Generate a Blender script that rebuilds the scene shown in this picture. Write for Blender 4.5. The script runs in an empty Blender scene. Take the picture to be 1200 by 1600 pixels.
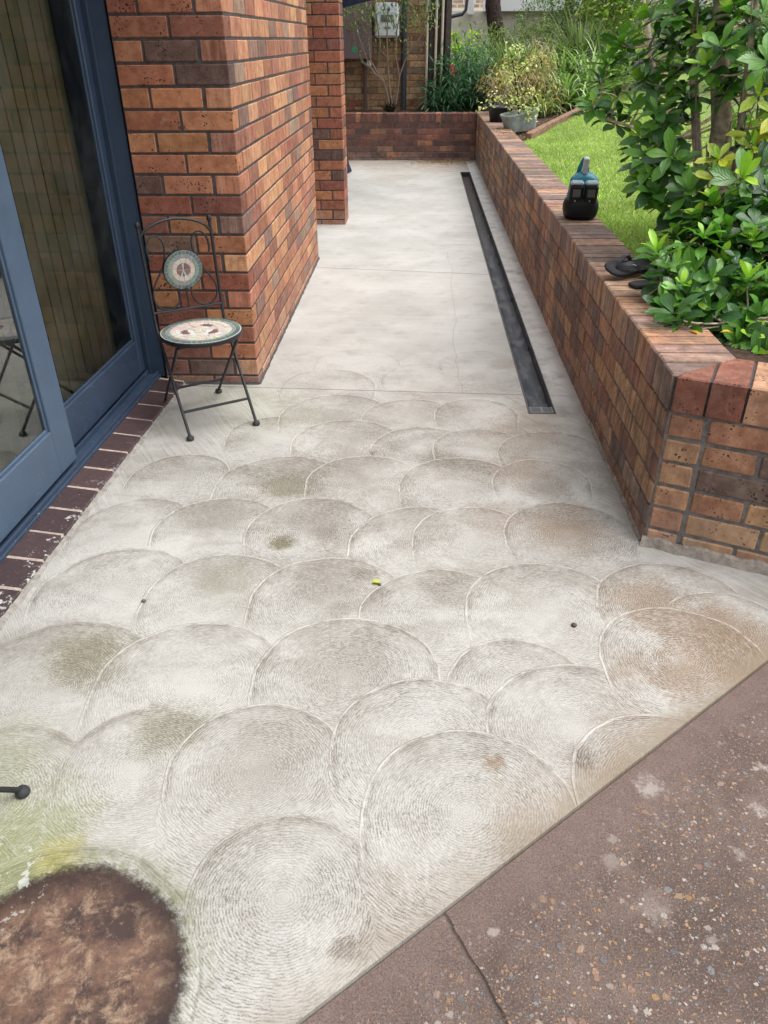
import bpy, math, random
import numpy as np
from mathutils import Vector, Matrix, noise as mnoise
random.seed(7)
S = bpy.context.scene
C = S.collection
R = math.radians

# ---------------------------------------------------------------- camera
cam_d = bpy.data.cameras.new('camera'); cam = bpy.data.objects.new('camera', cam_d); C.objects.link(cam)
cam_d.sensor_fit = 'HORIZONTAL'; cam_d.sensor_width = 36.0; cam_d.lens = 36.0
cam_d.clip_start = 0.05; cam_d.clip_end = 500
_f = 1200.0
_D = Vector((15, 1950, _f)).normalized(); _Y = Vector((60, -(15*60+_f*_f)/1950, _f)).normalized()
_Z = -_D; _X = _Y.cross(_Z)
# columns: camera right, up, back expressed in world axes
M = Matrix(((_X.x, -_X.y, -_X.z), (_Y.x, -_Y.y, -_Y.z), (_Z.x, -_Z.y, -_Z.z))).to_4x4()
M.translation = Vector((0, 0, 1.5))
cam.matrix_world = M
S.camera = cam
S.render.resolution_x = 768; S.render.resolution_y = 1024

# ---------------------------------------------------------------- world, sun, exposure
SUN_EL, SUN_AZ = 66, 95          # azimuth clockwise from +y
w = bpy.data.worlds.new('World'); S.world = w; w.use_nodes = True
nt = w.node_tree; nt.nodes.clear()
sky = nt.nodes.new('ShaderNodeTexSky'); sky.sky_type = 'NISHITA'; sky.sun_disc = False
sky.sun_elevation = R(SUN_EL); sky.sun_rotation = R(SUN_AZ); sky.dust_density = 3.0
hs = nt.nodes.new('ShaderNodeHueSaturation'); hs.inputs['Saturation'].default_value = 0.22
bg = nt.nodes.new('ShaderNodeBackground'); bg.inputs['Strength'].default_value = 0.15
wo = nt.nodes.new('ShaderNodeOutputWorld')
nt.links.new(sky.outputs[0], hs.inputs['Color']); nt.links.new(hs.outputs[0], bg.inputs[0]); nt.links.new(bg.outputs[0], wo.inputs[0])
sl = bpy.data.lights.new('sun', 'SUN'); sl.energy = 1.5; sl.angle = R(60); sl.color = (1.0, 0.965, 0.92)
so = bpy.data.objects.new('sun', sl); C.objects.link(so)
_d = Vector((math.sin(R(SUN_AZ))*math.cos(R(SUN_EL)), math.cos(R(SUN_AZ))*math.cos(R(SUN_EL)), math.sin(R(SUN_EL))))
so.rotation_euler = _d.to_track_quat('Z', 'Y').to_euler(); so.location = (3, 0, 8)
S.view_settings.view_transform = 'Standard'; S.view_settings.look = 'None'
S.view_settings.exposure = 1.06; S.view_settings.gamma = 1.0

# ---------------------------------------------------------------- mesh helper
class MB:
    def __init__(s): s.v = []; s.f = []; s.c = []; s.m = []; s.uv = []
    def face(s, idx, col=(1, 1, 1), m=0, uv=None):
        s.f.append(tuple(idx)); s.c.append(col); s.m.append(m); s.uv.append(uv)
    def quad(s, pts, col=(1, 1, 1), m=0, uv=None):
        n = len(s.v); s.v.extend([tuple(p) for p in pts]); s.face(range(n, n+len(pts)), col, m, uv)
    def prism(s, ring0, ring1, col=(1, 1, 1), m=0, caps=True):
        n = len(s.v); k = len(ring0)
        s.v.extend([tuple(p) for p in ring0]); s.v.extend([tuple(p) for p in ring1])
        for i in range(k):
            j = (i+1) % k; s.face((n+i, n+j, n+k+j, n+k+i), col, m)
        if caps:
            s.face([n+i for i in range(k)][::-1], col, m); s.face([n+k+i for i in range(k)], col, m)
    def box(s, x0, x1, y0, y1, z0, z1, col=(1, 1, 1), m=0, ch=0.0):
        if ch <= 0:
            s.prism([(x0, y0, z0), (x1, y0, z0), (x1, y1, z0), (x0, y1, z0)], [(x0, y0, z1), (x1, y0, z1), (x1, y1, z1), (x0, y1, z1)], col, m); return
        s.obox(Vector(((x0+x1)/2, (y0+y1)/2, (z0+z1)/2)), Vector((1, 0, 0)), Vector((0, 1, 0)), Vector((0, 0, 1)), (x1-x0)/2, (y1-y0)/2, (z1-z0)/2, ch, col, m)
    def obox(s, c, a, b, n, ha, hb, hn, ch, col=(1, 1, 1), m=0, jit=0.0):
        """chamfered oriented box"""
        n0 = len(s.v); idx = {}
        for sx in (-1, 1):
            for sy in (-1, 1):
                for sz in (-1, 1):
                    J = Vector((random.uniform(-jit, jit), random.uniform(-jit, jit), random.uniform(-jit, jit))) if jit else Vector()
                    for ax in range(3):
                        h = [ha, hb, hn]
                        for q in range(3):
                            if q != ax: h[q] -= ch
                        p = c + J + a*(sx*h[0]) + b*(sy*h[1]) + n*(sz*h[2])
                        idx[(sx, sy, sz, ax)] = len(s.v); s.v.append(tuple(p))
        I = lambda sx, sy, sz, ax: idx[(sx, sy, sz, ax)]
        for g in (-1, 1):
            r = [I(g, -1, -1, 0), I(g, 1, -1, 0), I(g, 1, 1, 0), I(g, -1, 1, 0)]; s.face(r if g > 0 else r[::-1], col, m)
            r = [I(-1, g, -1, 1), I(1, g, -1, 1), I(1, g, 1, 1), I(-1, g, 1, 1)]; s.face(r[::-1] if g > 0 else r, col, m)
            r = [I(-1, -1, g, 2), I(1, -1, g, 2), I(1, 1, g, 2), I(-1, 1, g, 2)]; s.face(r if g > 0 else r[::-1], col, m)
        for p in (-1, 1):
            for q in (-1, 1):
                s.face([I(p, q, -1, 0), I(p, q, 1, 0), I(p, q, 1, 1), I(p, q, -1, 1)], col, m)
                s.face([I(p, -1, q, 0), I(p, 1, q, 0), I(p, 1, q, 2), I(p, -1, q, 2)], col, m)
                s.face([I(-1, p, q, 1), I(1, p, q, 1), I(1, p, q, 2), I(-1, p, q, 2)], col, m)
                for t in (-1, 1): s.face([I(p, q, t, 0), I(p, q, t, 1), I(p, q, t, 2)], col, m)
    def tube(s, pts, rad, seg=8, col=(1, 1, 1), m=0, caps=True):
        pts = [Vector(p) for p in pts]; n = len(pts)
        if not hasattr(rad, '__len__'): rad = [rad]*n
        prev = None; base = len(s.v)
        for i, p in enumerate(pts):
            t = (pts[min(i+1, n-1)]-pts[max(i-1, 0)])
            if t.length < 1e-9: t = Vector((0, 0, 1))
            t.normalize()
            if prev is None:
                u = t.orthogonal().normalized()
            else:
                u = prev - t*prev.dot(t)
                u = u.normalized() if u.length > 1e-6 else t.orthogonal().normalized()
            prev = u; v = t.cross(u)
            for k in range(seg):
                a = 2*math.pi*k/seg; s.v.append(tuple(p+(u*math.cos(a)+v*math.sin(a))*rad[i]))
        for i in range(n-1):
            for k in range(seg):
                k2 = (k+1) % seg
                s.face((base+i*seg+k, base+i*seg+k2, base+(i+1)*seg+k2, base+(i+1)*seg+k), col, m)
        if caps:
            s.face([base+k for k in range(seg)][::-1], col, m); s.face([base+(n-1)*seg+k for k in range(seg)], col, m)
    def lathe(s, prof, c=(0, 0, 0), seg=24, col=(1, 1, 1), m=0, mat=None):
        base = len(s.v); c = Vector(c)
        for r, z in prof:
            for k in range(seg):
                a = 2*math.pi*k/seg; p = Vector((r*math.cos(a), r*math.sin(a), z))
                if mat: p = mat @ p
                s.v.append(tuple(c+p))
        for i in range(len(prof)-1):
            for k in range(seg):
                k2 = (k+1) % seg
                s.face((base+i*seg+k, base+i*seg+k2, base+(i+1)*seg+k2, base+(i+1)*seg+k), col, m)
    def build(s, name, mats, parent=None, smooth=False):
        me = bpy.data.meshes.new(name)
        me.from_pydata(s.v, [], s.f)
        if not isinstance(mats, (list, tuple)): mats = [mats]
        for x in mats: me.materials.append(x)
        me.polygons.foreach_set('material_index', s.m)
        ca = me.color_attributes.new('Col', 'FLOAT_COLOR', 'CORNER')
        cols = []
        for f, c in zip(s.f, s.c):
            c4 = (c[0], c[1], c[2], c[3] if len(c) > 3 else 1.0); cols.extend(c4*len(f))
        ca.data.foreach_set('color', cols)
        if any(u is not None for u in s.uv):
            ul = me.uv_layers.new(name='UVMap'); uu = []
            for f, u in zip(s.f, s.uv):
                if u is None: uu.extend([0.0, 0.0]*len(f))
                else:
                    for q in u: uu.extend(q)
            ul.data.foreach_set('uv', uu)
        if smooth: me.polygons.foreach_set('use_smooth', [True]*len(s.f))
        me.update()
        o = bpy.data.objects.new(name, me); C.objects.link(o)
        if parent: o.parent = parent
        return o

def tag(o, label=None, cat=None, group=None, kind=None):
    if label: o['label'] = label
    if cat: o['category'] = cat
    if group: o['group'] = group
    if kind: o['kind'] = kind
    return o
def thing(name, loc, rz, label, cat, group=None):
    o = bpy.data.objects.new(name, None); o.empty_display_size = 0.1; C.objects.link(o)
    o.location = loc; o.rotation_euler = (0, 0, rz); return tag(o, label, cat, group)
def smooth_angle(o, ang=35):
    me = o.data; me.polygons.foreach_set('use_smooth', [True]*len(me.polygons))
    try: me.set_sharp_from_angle(angle=R(ang))
    except Exception: pass

# ---------------------------------------------------------------- node helper
class NM:
    def __init__(s, name):
        s.mat = bpy.data.materials.new(name); s.mat.use_nodes = True; s.t = s.mat.node_tree; s.t.nodes.clear()
        s.out = s.t.nodes.new('ShaderNodeOutputMaterial')
    def n(s, t, **kw):
        x = s.t.nodes.new(t)
        for k, v in kw.items(): setattr(x, k, v)
        return x
    def put(s, sock, v):
        if v is None: return
        if isinstance(v, bpy.types.NodeSocket): s.t.links.new(v, sock)
        else:
            if hasattr(sock.default_value, '__len__') and hasattr(v, '__len__') and len(sock.default_value) == 4 and len(v) == 3: v = (*v, 1)
            sock.default_value = v
    def m(s, op, a, b=None, c=None, clamp=False):
        x = s.n('ShaderNodeMath', operation=op, use_clamp=clamp); s.put(x.inputs[0], a); s.put(x.inputs[1], b); s.put(x.inputs[2], c); return x.outputs[0]
    def vm(s, op, a, b=None, out=0):
        x = s.n('ShaderNodeVectorMath', operation=op); s.put(x.inputs[0], a)
        if op == 'SCALE': s.put(x.inputs['Scale'], b)
        else: s.put(x.inputs[1], b)
        return x.outputs['Value'] if op in ('DISTANCE', 'LENGTH', 'DOT_PRODUCT') else x.outputs[0]
    def mixc(s, f, a, b, blend='MIX'):
        x = s.n('ShaderNodeMix', data_type='RGBA', blend_type=blend); s.put(x.inputs[0], f); s.put(x.inputs[6], a); s.put(x.inputs[7], b); return x.outputs[2]
    def mixv(s, f, a, b):
        x = s.n('ShaderNodeMix', data_type='VECTOR'); s.put(x.inputs[0], f); s.put(x.inputs[4], a); s.put(x.inputs[5], b); return x.outputs[1]
    def mixf(s, f, a, b):
        x = s.n('ShaderNodeMix', data_type='FLOAT'); s.put(x.inputs[0], f); s.put(x.inputs[2], a); s.put(x.inputs[3], b); return x.outputs[0]
    def pos(s): return s.n('ShaderNodeTexCoord').outputs['Object']
    def geo(s): return s.n('ShaderNodeNewGeometry').outputs['Position']
    def map(s, v, scale=(1, 1, 1), rot=(0, 0, 0), loc=(0, 0, 0)):
        x = s.n('ShaderNodeMapping'); s.put(x.inputs[0], v); x.inputs[1].default_value = loc; x.inputs[2].default_value = rot; x.inputs[3].default_value = scale; return x.outputs[0]
    def noise(s, v, scale, detail=3, rough=0.55, dist=0.0, color=False):
        x = s.n('ShaderNodeTexNoise'); s.put(x.inputs['Vector'], v); x.inputs['Scale'].default_value = scale
        x.inputs['Detail'].default_value = detail; x.inputs['Roughness'].default_value = rough; x.inputs['Distortion'].default_value = dist
        return x.outputs['Color' if color else 'Fac']
    def voro(s, v, scale, feature='F1', out='Distance', rnd=1.0):
        x = s.n('ShaderNodeTexVoronoi', feature=feature); s.put(x.inputs['Vector'], v); x.inputs['Scale'].default_value = scale
        x.inputs['Randomness'].default_value = rnd; return x
    def ramp(s, f, stops, interp='LINEAR'):
        x = s.n('ShaderNodeValToRGB'); s.put(x.inputs[0], f); cr = x.color_ramp; cr.interpolation = interp
        while len(cr.elements) > 1: cr.elements.remove(cr.elements[-1])
        cr.elements[0].position = stops[0][0]; cr.elements[0].color = (*stops[0][1], 1)
        for p, c in stops[1:]:
            e = cr.elements.new(p); e.color = (*c, 1)
        return x.outputs[0]
    def rng(s, v, a, b, c=0.0, d=1.0, smooth=False):
        x = s.n('ShaderNodeMapRange'); x.clamp = True
        if smooth: x.interpolation_type = 'SMOOTHSTEP'
        s.put(x.inputs[0], v); s.put(x.inputs[1], a); s.put(x.inputs[2], b); s.put(x.inputs[3], c); s.put(x.inputs[4], d); return x.outputs[0]
    def sep(s, v): return s.n_sep(v)
    def n_sep(s, v):
        x = s.n('ShaderNodeSeparateXYZ'); s.put(x.inputs[0], v); return x.outputs
    def comb(s, x_, y_, z_=0.0):
        x = s.n('ShaderNodeCombineXYZ'); s.put(x.inputs[0], x_); s.put(x.inputs[1], y_); s.put(x.inputs[2], z_); return x.outputs[0]
    def col(s, name='Col'):
        x = s.n('ShaderNodeAttribute', attribute_name=name); return x.outputs['Color']
    def alpha(s, name='Col'):
        x = s.n('ShaderNodeAttribute', attribute_name=name); return x.outputs['Alpha']
    def bump(s, h, dist=0.002, strength=1.0, normal=None):
        x = s.n('ShaderNodeBump'); x.inputs['Distance'].default_value = dist; x.inputs['Strength'].default_value = strength
        s.put(x.inputs['Height'], h)
        if normal is not None: s.put(x.inputs['Normal'], normal)
        return x.outputs[0]
    def pbsdf(s, color, rough=0.6, normal=None, spec=0.5, metal=0.0, **kw):
        x = s.n('ShaderNodeBsdfPrincipled'); s.put(x.inputs['Base Color'], color); s.put(x.inputs['Roughness'], rough)
        s.put(x.inputs['Specular IOR Level'], spec); s.put(x.inputs['Metallic'], metal)
        if normal is not None: s.put(x.inputs['Normal'], normal)
        for k, v in kw.items(): s.put(x.inputs[k.replace('_', ' ')], v)
        return x.outputs[0]
    def done(s, sh): s.t.links.new(sh, s.out.inputs[0]); return s.mat

def simple(name, col, rough=0.6, spec=0.5, metal=0.0, nscale=0, namt=0.15, bump=0.0):
    k = NM(name); c = col; nrm = None
    if nscale:
        nz = k.noise(k.pos(), nscale, 4); c = k.mixc(k.rng(nz, 0.3, 0.7, 0, 1), tuple(x*(1-namt) for x in col), tuple(min(1, x*(1+namt)) for x in col))
        if bump: nrm = k.bump(nz, bump)
    return k.done(k.pbsdf(c, rough, nrm, spec, metal))

# ---------------------------------------------------------------- materials
def brick_material(name, streak=(60, 60, 4), streak_amt=0.5, spots=0.6, stain=0.0, rot=0.0, soot=(0.05, 0.035, 0.03), spec=0.25):
    k = NM(name); P = k.pos(); Pr = k.map(P, rot=(0, 0, rot)) if rot else P
    base = k.col()
    mott = k.noise(P, 22, 4, 0.6)
    c = k.mixc(k.rng(mott, 0.35, 0.68), base, k.mixc(1.0, base, (0.62, 0.55, 0.55), 'MULTIPLY'))
    st = k.noise(k.map(Pr, scale=streak), 1.0, 4, 0.62, 0.3)
    dark = k.mixc(1.0, base, (0.42, 0.36, 0.36), 'MULTIPLY')
    c = k.mixc(k.m('MULTIPLY', k.rng(st, 0.5, 0.68), streak_amt), c, dark)
    lite = k.mixc(0.35, base, (0.6, 0.45, 0.33))
    c = k.mixc(k.m('MULTIPLY', k.rng(st, 0.46, 0.33), streak_amt*0.7), c, lite)
    vo = k.voro(k.vm('ADD', P, k.vm('SCALE', k.noise(P, 120, 2, color=True), 0.012)), 75); spot = k.m('LESS_THAN', vo.outputs['Distance'], k.rng(k.noise(P, 13, 3), 0.40, 0.68, 0.05, 0.36))
    fine = k.noise(P, 420, 3, 0.75); c = k.mixc(k.m('MULTIPLY', k.rng(fine, 0.52, 0.68), 0.45), c, k.mixc(1.0, base, (0.4, 0.35, 0.33), 'MULTIPLY')); c = k.mixc(k.m('MULTIPLY', k.rng(fine, 0.45, 0.33), 0.25), c, (0.6, 0.42, 0.3))
    c = k.mixc(k.m('MULTIPLY', spot, spots), c, (0.03, 0.02, 0.018))
    if stain:
        sn = k.noise(k.map(P, scale=(1.6, 1.6, 1.1)), 1.7, 5, 0.65, 0.5)
        sn2 = k.noise(k.map(P, scale=(30, 30, 3)), 1.0, 3, 0.6)
        f = k.m('MULTIPLY', k.rng(k.m('ADD', sn, k.m('MULTIPLY', k.m('SUBTRACT', sn2, 0.5), 0.5)), 0.42, 0.62), stain)
        c = k.mixc(f, c, soot)
    # pale lime bloom, sparse
    bl = k.rng(k.noise(k.map(P, loc=(3, 7, 1)), 14, 5, 0.75), 0.66, 0.76)
    c = k.mixc(k.m('MULTIPLY', bl, 0.4), c, (0.48, 0.44, 0.40))
    Zb = k.n_sep(P)[2]; lo = k.m('MULTIPLY', k.rng(Zb, 0.22, 0.0), k.rng(k.noise(P, 9, 5, 0.7), 0.40, 0.62)); c = k.mixc(k.m('MULTIPLY', lo, 0.45), c, (0.34, 0.30, 0.27))
    sm = k.m('MULTIPLY', k.rng(k.noise(P, 38, 5, 0.8), 0.60, 0.68), k.rng(k.noise(P, 2.3, 3), 0.45, 0.6)); c = k.mixc(k.m('MULTIPLY', sm, 0.5), c, (0.22, 0.19, 0.17))
    h = k.m('ADD', k.m('MULTIPLY', st, 0.9), k.m('MULTIPLY', k.noise(P, 160, 3, 0.7), 0.6))
    h = k.m('ADD', k.m('SUBTRACT', h, k.m('MULTIPLY', spot, 0.5)), k.m('MULTIPLY', fine, 0.5))
    return k.done(k.pbsdf(c, k.rng(mott, 0.3, 0.7, 0.62, 0.85), k.bump(h, 0.0022, 0.8), spec))
def mortar_material(name, col=(0.11, 0.10, 0.095)):
    k = NM(name); P = k.pos(); a = k.noise(P, 30, 5, 0.7); b = k.noise(P, 400, 2, 0.6)
    c = k.mixc(k.rng(a, 0.3, 0.7), tuple(x*0.6 for x in col), tuple(x*1.5 for x in col))
    c = k.mixc(k.rng(b, 0.55, 0.7, 0, 0.5), c, tuple(x*2.2 for x in col))
    return k.done(k.pbsdf(c, 0.95, k.bump(k.m('ADD', a, k.m('MULTIPLY', b, 0.5)), 0.004), 0.2))
M_mortar = mortar_material('mortar', (0.075, 0.066, 0.062))
M_mortar2 = mortar_material('garden mortar', (0.15, 0.138, 0.128))
M_render = mortar_material('cement skirt', (0.24, 0.21, 0.18))
M_brick_front = brick_material('brick speckled face', (25, 25, 25), 0.25, 0.95)
M_brick_side = brick_material('brick dragged face', (70, 70, 5), 0.75, 0.35)
M_brick_wall = brick_material('weathered garden brick', (75, 75, 6), 0.95, 0.35, stain=0.72, soot=(0.065, 0.05, 0.045))
M_brick_far = brick_material('dark far brick', (30, 30, 30), 0.4, 0.4, stain=0.5, soot=(0.045, 0.025, 0.024))
M_brick_cope = brick_material('coping brick', (6, 90, 6), 1.0, 0.3, stain=0.62, soot=(0.10, 0.08, 0.072))
M_brick_ret = brick_material('return wall brick', (30, 30, 30), 0.45, 0.9, stain=0.4, soot=(0.09, 0.05, 0.04), rot=R(24))
M_blonde = brick_material('blonde brick', (40, 40, 20), 0.5, 0.4)
PAL = [((0.43, 0.185, 0.095), 5), ((0.37, 0.145, 0.08), 4), ((0.30, 0.105, 0.066), 4), ((0.24, 0.095, 0.065), 3), ((0.15, 0.085, 0.07), 1.7), ((0.24, 0.15, 0.105), 1.0), ((0.46, 0.21, 0.10), 4)]
PALW = [((0.50, 0.275, 0.15), 4), ((0.43, 0.22, 0.125), 4), ((0.32, 0.155, 0.11), 3), ((0.21, 0.14, 0.115), 2.5), ((0.35, 0.24, 0.175), 2), ((0.56, 0.34, 0.185), 3)]
PAL_LIT = [((0.56, 0.27, 0.15), 5), ((0.48, 0.215, 0.125), 4), ((0.40, 0.16, 0.10), 3.5), ((0.34, 0.15, 0.10), 3), ((0.27, 0.16, 0.125), 1.6), ((0.38, 0.26, 0.18), 1.0), ((0.60, 0.32, 0.17), 3)]  # lit copy of PAL: stronger daylight on the side face put into the colours
PALC = [((0.48, 0.31, 0.205), 4), ((0.38, 0.25, 0.19), 4), ((0.30, 0.20, 0.165), 3), ((0.24, 0.185, 0.16), 2.5), ((0.50, 0.33, 0.22), 2), ((0.48, 0.26, 0.15), 3)]
PALD = [((0.20, 0.085, 0.065), 5), ((0.14, 0.072, 0.06), 4), ((0.36, 0.17, 0.10), 3.5), ((0.27, 0.11, 0.075), 4)]
PALB = [((0.43, 0.28, 0.15), 5), ((0.37, 0.22, 0.12), 4), ((0.47, 0.33, 0.19), 3), ((0.30, 0.12, 0.07), 1), ((0.24, 0.165, 0.11), 1.5)]
def pick(pal):
    c = random.choices([p[0] for p in pal], [p[1] for p in pal])[0]; j = random.uniform(0.86, 1.14)
    return tuple(max(0, x*j*random.uniform(0.95, 1.05)) for x in c)

def brick_panel(mb, org, u, n, L, z0, courses, par=0, joint=0.010, pal=PAL, depth=0.11, startfn=None, endfn=None, ch=0.0035, proud=0.0, brick=0.23, course=0.086, matfn=None, sh=0.115):
    """stretcher bond: org = start at base (on face plane), u along, n outward."""
    org = Vector(org); u = Vector(u).normalized(); n = Vector(n).normalized(); up = Vector((0, 0, 1))
    for i in range(courses):
        e = (i+par) % 2
        a = startfn(e) if startfn else 0.0; b = L-(endfn(e) if endfn else 0.0)
        x = a; first = True
        cut = a + (brick if (startfn or not e) else sh)
        while x < b-0.02:
            x1 = min(cut, b)
            if b-x1 < 0.03: x1 = b
            xa_, xb_ = x+joint/2, x1-joint/2
            if startfn and x == 0.0: xa_ = 0.001
            if endfn and x1 == L: xb_ = L-0.001
            hw = (xb_-xa_)/2
            if hw > 0.008:
                c = org+u*((xa_+xb_)/2)+up*(z0+i*course+course/2)-n*(depth/2-proud+random.uniform(0, 0.0010))
                mb.obox(c, u, n, up, hw, depth/2, (course-joint)/2, ch, pick(pal), matfn() if matfn else 0, jit=0.0009)
            x = x1; cut = x1+brick+joint

# ---------------------------------------------------------------- patio concrete
FANS = """-0.260,0.919,0.20 0.135,1.132,0.250 0.038,1.327,0.240 -0.370,1.235,0.219 -0.659,1.234,0.195 -0.978,1.126,0.234 0.295,1.542,0.197 0.429,1.399,0.240 0.767,1.663,0.239 0.806,1.900,0.240
0.412,1.869,0.256 0.94,1.80,0.19 -0.178,1.553,0.265 0.082,1.828,0.250 -0.608,1.517,0.265 -0.976,1.481,0.290 -0.264,1.887,0.254 -0.616,1.904,0.240 0.030,2.217,0.262 0.213,2.261,0.226
0.547,2.295,0.232 -0.364,2.294,0.240 -0.706,2.286,0.236 -1.002,2.274,0.231 -0.956,1.918,0.250 0.183,2.632,0.250 0.50,2.67,0.20 -0.201,2.649,0.238 -0.523,2.603,0.270 -0.95,2.673,0.208
0.027,2.951,0.226 0.278,2.958,0.208 0.578,2.910,0.237 -0.299,2.995,0.251 -0.644,3.067,0.203 -0.026,3.264,0.233 0.281,3.311,0.20 -0.371,3.269,0.270 -1.049,0.783,0.297 -0.703,0.687,0.332
-0.45,3.63,0.251 -0.33,3.962,0.241 0.05,3.75,0.24 0.35,3.95,0.24 -0.1,4.3,0.24 -0.55,4.4,0.25 0.25,4.5,0.24 -0.3,4.8,0.25 0.10,0.55,0.25 -0.45,0.45,0.24 0.62,1.22,0.24"""
FANS = [tuple(map(float, q.split(','))) for q in FANS.split()]
FANS.sort(key=lambda q: -(q[1]-0.8*q[0]) + (0.05 if q[:2] == (0.767, 1.663) else 0))
STAINS = [  # x, y, radius, kind, strength
    (-0.85, 1.02, 0.16, 'g', 0.9), (-0.98, 0.92, 0.20, 'g', 0.9), (-1.05, 0.75, 0.2, 'g', 1.0), (-0.62, 1.36, 0.10, 'o', 0.8), (-0.93, 1.62, 0.13, 'o', 0.9), (-1.02, 1.2, 0.16, 'g', 0.6),
    (-0.75, 0.98, 0.055, 'y', 1.0), (-0.60, 2.0, 0.10, 'g', 0.35), (-0.46, 2.22, 0.05, 'o', 1.2), (-0.32, 2.28, 0.06, 'b', 0.8), (-0.5, 2.62, 0.12, 'o', 0.9), (-0.15, 2.05, 0.05, 'b', 0.8),
    (0.86, 1.80, 0.17, 'r', 0.9), (0.72, 1.95, 0.13, 'r', 0.8), (0.60, 1.62, 0.08, 'r', 0.6), (0.98, 1.72, 0.16, 'r', 0.9), (0.74, 1.60, 0.10, 'r', 0.9), (0.55, 2.35, 0.16, 'r', 0.8),
    (0.42, 2.78, 0.15, 'r', 0.55), (0.52, 2.62, 0.10, 'b', 0.8), (0.10, 2.86, 0.09, 'b', 0.8), (0.46, 3.1, 0.2, 'r', 0.5), (0.55, 3.3, 0.15, 'r', 0.5), (0.2, 2.83, 0.07, 'b', 0.6), (0.30, 2.40, 0.12, 'r', 0.5),
    (-0.35, 1.25, 0.16, 'b', 0.35), (-0.2, 1.62, 0.16, 'b', 0.45), (-0.26, 2.02, 0.17, 'b', 0.65), (-0.6, 2.02, 0.15, 'b', 0.5), (-0.36, 2.42, 0.2, 'b', 0.55), (-0.72, 2.42, 0.16, 'b', 0.55), (-0.25, 2.8, 0.2, 'b', 0.5), (-0.5, 2.75, 0.15, 'b', 0.6),
    (0.02, 2.35, 0.16, 'b', 0.45), (0.12, 1.98, 0.10, 'b', 0.5), (-0.3, 3.1, 0.18, 'b', 0.35), (-0.7, 3.3, 0.25, 'g', 0.28), (-0.9, 3.5, 0.2, 'g', 0.3), (0.48, 1.22, 0.10, 'r', 0.5), (0.58, 1.38, 0.12, 'r', 0.45), (0.30, 1.12, 0.13, 'r', 0.4), (0.88, 1.62, 0.10, 'r', 0.6),
    (0.20, 1.28, 0.028, 'r', 0.9), (0.42, 1.30, 0.03, 'b', 0.9), (0.05, 1.0, 0.15, 'b', 0.2), (-0.12, 0.82, 0.025, 'b', 0.8), (0.0, 0.85, 0.12, 'r', 0.25), (0.15, 3.5, 0.3, 'r', 0.15), (-0.6, 12.1, 0.7, 'r', 0.8), (0.1, 12.1, 0.6, 'b', 0.5), (0.5, 12.0, 0.6, 'r', 0.9), (-0.2, 11.0, 0.6, 'r', 0.35), (0.3, 11.4, .4, 'r', .5),
    (0.48, 5.0, 0.12, 'b', 0.3), (0.48, 4.0, 0.10, 'r', 0.35), (0.71, 5.9, 0.07, 'r', 0.9), (0.72, 4.6, 0.07, 'b', 0.4), (0.72, 3.4, 0.1, 'b', 0.5), (0.74, 7.4, 0.1, 'r', 0.5)]
KC = {'g': (0.21, 0.225, 0.11), 'o': (0.125, 0.112, 0.06), 'y': (0.30, 0.27, 0.07), 'b': (0.14, 0.12, 0.095), 'r': (0.195, 0.135, 0.085)}
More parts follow.
